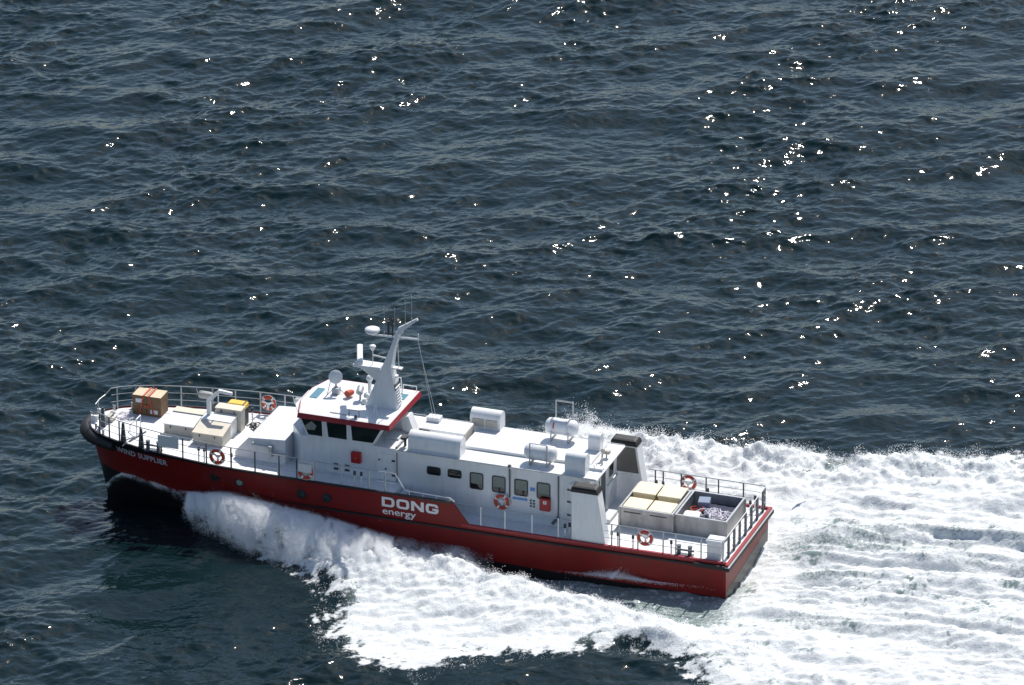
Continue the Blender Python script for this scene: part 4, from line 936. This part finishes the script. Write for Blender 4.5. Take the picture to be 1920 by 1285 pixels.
# ------------------------------------------------------------------ loose things carried on the boat
def buoy_proto():
    root = empty('lifebuoy')
    q = MB(); R_, r_ = .275, .072; n1_, n2_ = 28, 10
    V = []; F = []
    for i in range(n1_):
        a = 2 * math.pi * i / n1_
        for j in range(n2_):
            b_ = 2 * math.pi * j / n2_; rr = R_ + r_ * math.cos(b_); V.append((rr * math.cos(a), r_ * .75 * math.sin(b_), rr * math.sin(a)))
    F = [(i * n2_ + j, ((i + 1) % n1_) * n2_ + j, ((i + 1) % n1_) * n2_ + (j + 1) % n2_, i * n2_ + (j + 1) % n2_) for i in range(n1_) for j in range(n2_)]
    q.add(V, F); q.build('ring', 'orange', root, smooth=80)
    for k_ in range(4):
        a0_ = math.pi / 4 + k_ * math.pi / 2 - .14; q = MB(); rings = []
        for i in range(5):
            a = a0_ + .28 * i / 4; rings.append([((R_ + (r_ + .006) * math.cos(2 * math.pi * j / n2_)) * math.cos(a), (r_ + .006) * .75 * math.sin(2 * math.pi * j / n2_), (R_ + (r_ + .006) * math.cos(2 * math.pi * j / n2_)) * math.sin(a)) for j in range(n2_)])
        q.loft(rings); q.build('tape_band', 'tape', root, smooth=60)
    q = MB(); q.path([(.365 * math.cos(t), 0.0, .365 * math.sin(t)) for t in np.linspace(0, 2 * math.pi, 25)], .012, 5); q.build('grab_line', 'rope', root)
    return root
def holder(x, y, z, parent):                    # Y-shaped white bracket on the boat behind a buoy
    q = MB()
    for a in (math.radians(20), math.radians(160), math.radians(270)):
        q.loft([[(x + .03 * math.sin(a), y - .012, z - .03 * math.cos(a)), (x + .03 * math.sin(a), y + .012, z - .03 * math.cos(a)), (x - .03 * math.sin(a), y + .012, z + .03 * math.cos(a)), (x - .03 * math.sin(a), y - .012, z + .03 * math.cos(a))],
                [(x + .28 * math.cos(a) + .06 * math.sin(a), y - .012, z + .28 * math.sin(a) - .06 * math.cos(a)), (x + .28 * math.cos(a) + .06 * math.sin(a), y + .012, z + .28 * math.sin(a) - .06 * math.cos(a)), (x + .28 * math.cos(a) - .06 * math.sin(a), y + .012, z + .28 * math.sin(a) + .06 * math.cos(a)), (x + .28 * math.cos(a) - .06 * math.sin(a), y - .012, z + .28 * math.sin(a) + .06 * math.cos(a))]])
    q.box(x - .1, x + .1, y - .014, y + .014, z - .06, z + .06); q.build('buoy_bracket', 'tape', parent)
bp = buoy_proto()
spots = [(-22.55, -2.99, 2.72, 'orange lifebuoy on the port bow rail beside the grey deck lockers'),
         (-22.55, 2.88, 2.72, 'orange lifebuoy on the far bow rail behind the yellow case'),
         (-18.53, -3.05, 2.66, 'orange lifebuoy hung on the white gate panel below the wheelhouse'),
         (-10.2, -1.87, 2.06, 'orange lifebuoy on the white deckhouse wall below the square windows'),
         (-3.5, -2.98, 1.95, 'orange lifebuoy on the near stern rail in front of the cream lidded bin'),
         (-3.55, 2.93, 1.88, 'orange lifebuoy on the far stern rail behind the metal bins')]
for i, (x, y, z, lb) in enumerate(spots):
    o = bp if i == 0 else copy_tree(bp)
    tag(o, lb, 'lifebuoy', 'lifebuoys around the boat'); place(o, x, y, z, extra=Matrix.Rotation(random.uniform(-.3, .3), 4, 'Y'))
    holder(x, y + .075 if y < 0 else y - .075, z, boat)

# deck lockers with lids, foredeck
def deck_box(name, x0, x1, y0, y1, z0, zf, zr, lidm, label, sidem='greybox', ysplit=None):
    cx, cy = (x0 + x1) / 2, (y0 + y1) / 2; root = empty(name)
    P = [(y0 - cy, 0), (y1 - cy, 0), (y1 - cy, zr - z0), (y0 - cy, zf - z0)]
    q = MB(); q.prism_x(P, x0 - cx, x1 - cx); q.build('body', sidem, root)
    sl = (zr - zf) / (y1 - y0); e = .03
    q = MB(); q.prism_x([(y0 - cy - e, zf - z0 + .004 - e * sl), (y1 - cy + .01, zr - z0 + .004), (y1 - cy + .01, zr - z0 + .045), (y0 - cy - e, zf - z0 + .045 - e * sl)], x0 - cx - e, x1 - cx + e); q.build('lid', lidm, root)
    q = MB()
    for t in (.22, .74): q.box(x0 - cx + (x1 - x0) * t - .02, x0 - cx + (x1 - x0) * t + .02, y0 - cy - .03, y0 - cy - .002, zf - z0 - .14, zf - z0 - .04)
    q.build('latches', 'darkplastic', root)
    place(root, cx, cy, z0); return tag(root, label, 'deck box', 'storage boxes on the foredeck')
deck_box('deck_box', -26.0, -24.66, -.50, .44, 2.203, 2.66, 2.80, 'white', 'grey deck box with bright white lid on the foredeck nearest the bow')
deck_box('deck_box', -25.95, -24.6, .47, .90, 2.203, 2.85, 2.86, 'beige', 'low grey box behind the white lidded deck box')
deck_box('deck_box', -24.45, -23.1, -1.05, -.10, 2.203, 2.72, 2.90, 'beige', 'grey deck box with a sloping beige lid, beside the port rail')
deck_box('deck_box', -24.44, -23.12, -.06, .66, 2.203, 2.93, 2.95, 'white', 'grey deck box with white top, under the white deck crane', 'white')
deck_box('deck_box', -24.1, -22.95, .70, 1.18, 2.203, 3.18, 3.19, 'beige', 'tallest grey deck box, in front of the yellow case')
q = MB(); q.box(-.42, .42, -.24, .24, 0, .26, .05); r_ = q.build('yellow_case', 'yellow'); root = r_
tag(root, 'yellow hard case lying behind the tallest grey deck box', 'case')
q = MB(); q.path([(-.15, -.26, .18), (-.15, -.30, .22), (.15, -.30, .22), (.15, -.26, .18)], .015); q.build('handle', 'darkplastic', root)
q = MB(); q.box(.3, .36, -.25, .25, .262, .275); q.build('clasp', 'darkplastic', root)
place(root, -23.42, 1.55, 2.95)
q = MB(); q.box(-.4, .4, -.22, .22, 0, .745); o = q.build('equipment_chest', 'darkplastic'); tag(o, 'dark chest standing under the yellow case', 'chest'); place(o, -23.42, 1.55, 2.203)
# cartons
for i, (dx_, dz_, lb) in enumerate(((-.335, 0, 'brown carton, lower one on the bow side of the strapped stack'), (.335, 0, 'brown carton, lower one on the wheelhouse side of the strapped stack with a white label'), (-.335, .46, 'brown carton, upper one on the bow side of the strapped stack with a white label'), (.335, .46, 'brown carton, upper one on the wheelhouse side of the strapped stack'))):
    root = empty('carton')
    q = MB(); q.box(-.325, .325, -.42, .42, 0, .448, .008); q.build('box', 'carton', root)
    q = MB(); q.box(-.32, .32, -.415, .415, .449, .455); q.build('top_flaps', 'cartontop', root)
    if i in (1, 2):
        q = MB(); q.box(-.17, .17, -.425, -.4215, .12, .30); q.build('label_sheet', 'label', root)
    tag(root, lb, 'carton', 'cartons strapped on the bow deck'); place(root, -27.42 + dx_, 1.38, 2.203 + dz_, .02)
q = MB()
for (xa, za, xb, zb_) in ((-.12, .94, -.34, .02), (.12, .94, .34, .02)):
    q.loft([[(xa - .03, -.455, za), (xa + .03, -.455, za), (xa + .03, -.43, za), (xa - .03, -.43, za)], [(xb - .035, -.455, zb_), (xb + .035, -.455, zb_), (xb + .035, -.43, zb_), (xb - .035, -.43, zb_)]])
for xa in (-.12, .12): q.box(xa - .04, xa + .04, -.455, .45, .938, .952)
q.box(-.12, .12, -.462, -.442, .42, .50)
o = q.build('cargo_strap', 'strap'); tag(o, 'orange webbing straps tied over the brown cartons', 'strap'); place(o, -27.42, 1.38, 2.203, .02)
# anchor stowed on deck
root = empty('anchor'); q = MB(); q.tube((0, 0, .1), (.75, 0, .62), .045); q.build('shank', 'steel', root)
q = MB(); q.loft([[(-.25, -.3, .02), (.25, -.05, .35), (.2, -.02, .3), (-.2, -.22, .02)], [(-.25, -.27, .05), (.25, -.02, .38), (.22, .0, .33), (-.2, -.2, .05)]]); q.loft([[(-.25, .3, .02), (.25, .05, .35), (.2, .02, .3), (-.2, .22, .02)], [(-.25, .27, .05), (.25, .02, .38), (.22, .0, .33), (-.2, .2, .05)]]); q.build('flukes', 'steel', root)
tag(root, 'grey anchor leaning by the port rail near the bow', 'anchor'); place(root, -27.0, -2.0, 2.2, .25)
# cylindrical fenders on the far rail
for (x, y, z, L_, lb) in ((-25.25, 2.40, 2.90, .66, 'white cylindrical fender on the far rail behind the deck boxes'), (-20.95, 2.93, 3.0, .8, 'white cylindrical fender on the far rail just ahead of the wheelhouse roof')):
    q = MB(); q.lathe([(.04, -L_ / 2 - .04), (.15, -L_ / 2 + .04), (.17, -L_ / 2 + .12), (.17, L_ / 2 - .12), (.15, L_ / 2 - .04), (.04, L_ / 2 + .04)], (0, 0, 0), 'x', 16)
    o = q.build('fender', 'greycanvas' if L_ < .7 else 'canvas', smooth=50); q = MB(); q.tube((-L_ / 2 - .03, 0, 0), (-L_ / 2 - .1, 0, .22), .014); q.tube((L_ / 2 + .03, 0, 0), (L_ / 2 + .1, 0, .22), .014); q.build('lanyard', 'rope', o)
    tag(o, lb, 'fender', 'fenders on the far rail'); place(o, x, y, z)
# life rafts
for (x, y, z, lb, marked) in ((-8.75, -1.05, 4.20, 'white life raft canister in the rack on the near side of the roof', False), (-8.62, 1.25, 4.42, 'white life raft canister with an orange mark on the far side of the roof', True)):
    root = empty('life_raft'); L_ = 1.42; r_ = .34
    q = MB(); q.lathe([(.05, -L_ / 2), (.22, -L_ / 2 + .03), (.32, -L_ / 2 + .12), (r_, -L_ / 2 + .2), (r_, -.26), (r_ + .015, -.25), (r_ + .015, -.2), (r_, -.19), (r_, .19), (r_ + .015, .2), (r_ + .015, .25), (r_, .26), (r_, L_ / 2 - .2), (.32, L_ / 2 - .12), (.22, L_ / 2 - .03), (.05, L_ / 2)], (0, 0, 0), 'x', 20); q.build('canister', 'white', root, smooth=50)
    for xx in (-.34, .34):
        q = MB(); q.lathe([(r_ + .008, xx - .03), (r_ + .018, xx - .03), (r_ + .018, xx + .03), (r_ + .008, xx + .03)], (0, 0, 0), 'x', 20); q.build('strap', 'rope', root)
    q = MB(); q.prism_x([(math.cos(a) * (r_ + .004), math.sin(a) * (r_ + .004)) for a in np.linspace(-.1, .1, 3)] + [(math.cos(a) * (r_ + .02), math.sin(a) * (r_ + .02)) for a in np.linspace(.1, -.1, 3)], -L_ / 2 + .2, L_ / 2 - .2); q.build('seam_flange', 'white', root)
    if marked:
        q = MB(); a0_ = math.pi * .74; q.prism_x([(math.cos(a) * (r_ + .004), math.sin(a) * (r_ + .004)) for a in np.linspace(a0_, a0_ + .75, 6)] + [(math.cos(a) * (r_ + .012), math.sin(a) * (r_ + .012)) for a in np.linspace(a0_ + .75, a0_, 6)], -.32, -.23); q.build('orange_mark', 'strap', root)
    tag(root, lb, 'life raft', 'life rafts on the roof'); place(root, x, y, z)
# aluminium bins on the aft deck
def bin_(x0, x1, y0, y1, z0, z1, label, t=.05):
    root = empty('cargo_bin'); cx, cy = (x0 + x1) / 2, (y0 + y1) / 2; a, b_ = (x1 - x0) / 2, (y1 - y0) / 2; h_ = z1 - z0
    q = MB(); q.box(-a, a, -b_, b_, 0, .06); q.build('floor_panel', 'alu', root)
    for nm, (u0, u1, v0, v1) in (('n', (-a, a, -b_, -b_ + t)), ('f', (-a, a, b_ - t, b_)), ('l', (-a, -a + t, -b_ + t, b_ - t)), ('r', (a - t, a, -b_ + t, b_ - t))):
        q = MB(); q.box(u0, u1, v0, v1, .06, h_); q.build('side_panel', 'alu', root)
    q = MB(); e = .014
    q.box(-a - e, a + e, -b_ - e, -b_ + t + e, h_ + .002, h_ + .04); q.box(-a - e, a + e, b_ - t - e, b_ + e, h_ + .002, h_ + .04); q.box(-a - e, -a + t + e, -b_ + t + e, b_ - t - e, h_ + .002, h_ + .04); q.box(a - t - e, a + e, -b_ + t + e, b_ - t - e, h_ + .002, h_ + .04); q.build('rim', 'steel', root)
    q = MB()
    for sx_ in (-1, 1):
        for sy_ in (-1, 1): q.box(sx_ * a - .04, sx_ * a + .04, sy_ * b_ - .04, sy_ * b_ + .04, 0, h_ - .01)
    q.build('corner_posts', 'alu', root)
    tag(root, label, 'bin', 'metal bins on the aft deck'); place(root, cx, cy, z0); return root
b1 = bin_(-5.36, -3.02, -.80, 1.72, 1.24, 2.10, 'grey metal bin filled with cream lidded tubs')
q = MB()
for x0 in (-.98, .16): q.box(x0, x0 + .75, -1.275, -1.262, .68, .72)
q.build('slot', 'darkplastic', b1)
b2 = bin_(-2.98, -.72, -.62, 1.90, 1.24, 2.04, 'open grey metal bin holding ropes at the stern')
for (x, y, z, lb) in ((-4.74, -.22, 2.07, 'cream tub lid, near row on the wheelhouse side'), (-3.64, -.22, 2.07, 'cream tub lid, near row beside the open bin'), (-4.74, 1.06, 2.20, 'cream tub lid, far row on the wheelhouse side'), (-3.64, 1.06, 2.20, 'cream tub lid, far row beside the open bin')):
    root = empty('tub'); w_, d_ = .52, (.50 if y < 0.5 else .56)
    q = MB(); q.box(-w_ + .04, w_ - .04, -d_ + .04, d_ - .04, -.72, 0.0); q.build('tub_body', 'cream', root)
    q = MB(); q.box(-w_, w_, -d_, d_, .003, .075, .02); q.build('lid', 'cream', root)
    tag(root, lb, 'tub', 'cream tubs in the metal bin'); place(root, x, y, z, random.uniform(-.015, .015))
# clutter in the open bin
def tangle(name, m_, n, ext, r, label, cat, loc, seed):
    rr = random.Random(seed); q = MB()
    for k_ in range(n):
        P = []; a = rr.uniform(0, 6.28); cx, cy = rr.uniform(-ext[0], ext[0]) * .6, rr.uniform(-ext[1], ext[1]) * .6; ra = rr.uniform(.12, .3)
        for i in range(26):
            a += rr.uniform(.25, .6); P.append((cx + ra * math.cos(a) * rr.uniform(.8, 1.2), cy + ra * math.sin(a) * rr.uniform(.8, 1.2), ext[2] * (.25 + .75 * rr.random() * (1 - .5 * abs(cx) / ext[0]))))
        q.path(P, r, 5)
    o = q.build(name, m_, smooth=60); tag(o, label, cat); place(o, *loc); return o
tangle('rope', 'rope', 15, (.85, .5, .30), .024, 'tangled white rope heaped in the open stern bin', 'rope', (-1.55, .30, 1.70), 3)
tangle('rope', 'strap', 2, (.2, .2, .2), .02, 'small red rope in the near corner of the open bin', 'rope', (-2.5, .62, 1.72), 5)
tangle('hose', 'darkplastic', 3, (.45, .3, .12), .03, 'dark hose lying in loops on the foredeck beside the sloping trunk cabin', 'hose', (-22.55, 1.35, 2.2), 8)
tangle('mooring_line', 'rope', 4, (.35, .3, .12), .022, 'coiled pale mooring line on the deck by the bow roller', 'rope', (-28.15, .55, 2.2), 12)
q = MB()
rr = random.Random(9); nx, ny = 14, 12; V = []
for i in range(nx):
    for j in range(ny): V.append((-.85 + 1.7 * i / (nx - 1), -1.0 + 2.0 * j / (ny - 1), .12 + .16 * rr.random() * math.sin(math.pi * i / (nx - 1)) * math.sin(math.pi * j / (ny - 1)) + .28))
q.add(V, [(i * ny + j, (i + 1) * ny + j, (i + 1) * ny + j + 1, i * ny + j + 1) for i in range(nx - 1) for j in range(ny - 1)])
q.add([(x, y, .0) for x, y in ((-.85, -1), (.85, -1), (.85, 1), (-.85, 1))], [(0, 1, 2, 3)])
o = q.build('tarpaulin', 'blue', smooth=60); tag(o, 'dark blue tarpaulin crumpled on the floor of the open bin', 'tarpaulin'); place(o, -1.72, .7, 1.302)
q = MB(); q.box(-.25, .25, -.3, .3, 0, .38, .02); o = q.build('plastic_crate', 'bluebox'); tag(o, 'blue grey plastic box standing in the open bin', 'box'); place(o, -2.3, 1.25, 1.66, .2)
q = MB(); q.box(-.35, .35, -.3, .3, 0, .3, .05); o = q.build('canvas_bag', 'canvas'); tag(o, 'pale canvas bag in the near corner of the open bin', 'bag'); place(o, -2.45, .02, 1.62, .1)

# a bird over the wake
root = empty('bird'); q = MB(); q.lathe([(.004, -.26), (.045, -.2), (.085, -.05), (.085, .06), (.05, .16), (.05, .2), (.02, .25), (.004, .29)], (0, 0, 0), 'x', 10); q.build('body', 'birdwhite', root, smooth=60)
for sgn in (-1, 1):
    q = MB(); q.loft([[(-.10, sgn * .05, .03), (.10, sgn * .05, .03), (.10, sgn * .05, .05), (-.10, sgn * .05, .05)], [(-.06, sgn * .38, .10), (.12, sgn * .38, .10), (.12, sgn * .38, .115), (-.06, sgn * .38, .115)], [(-.14, sgn * .72, .03), (-.08, sgn * .72, .03), (-.08, sgn * .72, .04), (-.14, sgn * .72, .04)]]); q.build('wing', 'birddark', root, smooth=60)
tag(root, 'small dark winged bird flying low over the white wake', 'bird'); root.location = (0.45, 7.1, 1.2); root.rotation_euler = (.35, 0, 2.6); root.scale = (.5,) * 3
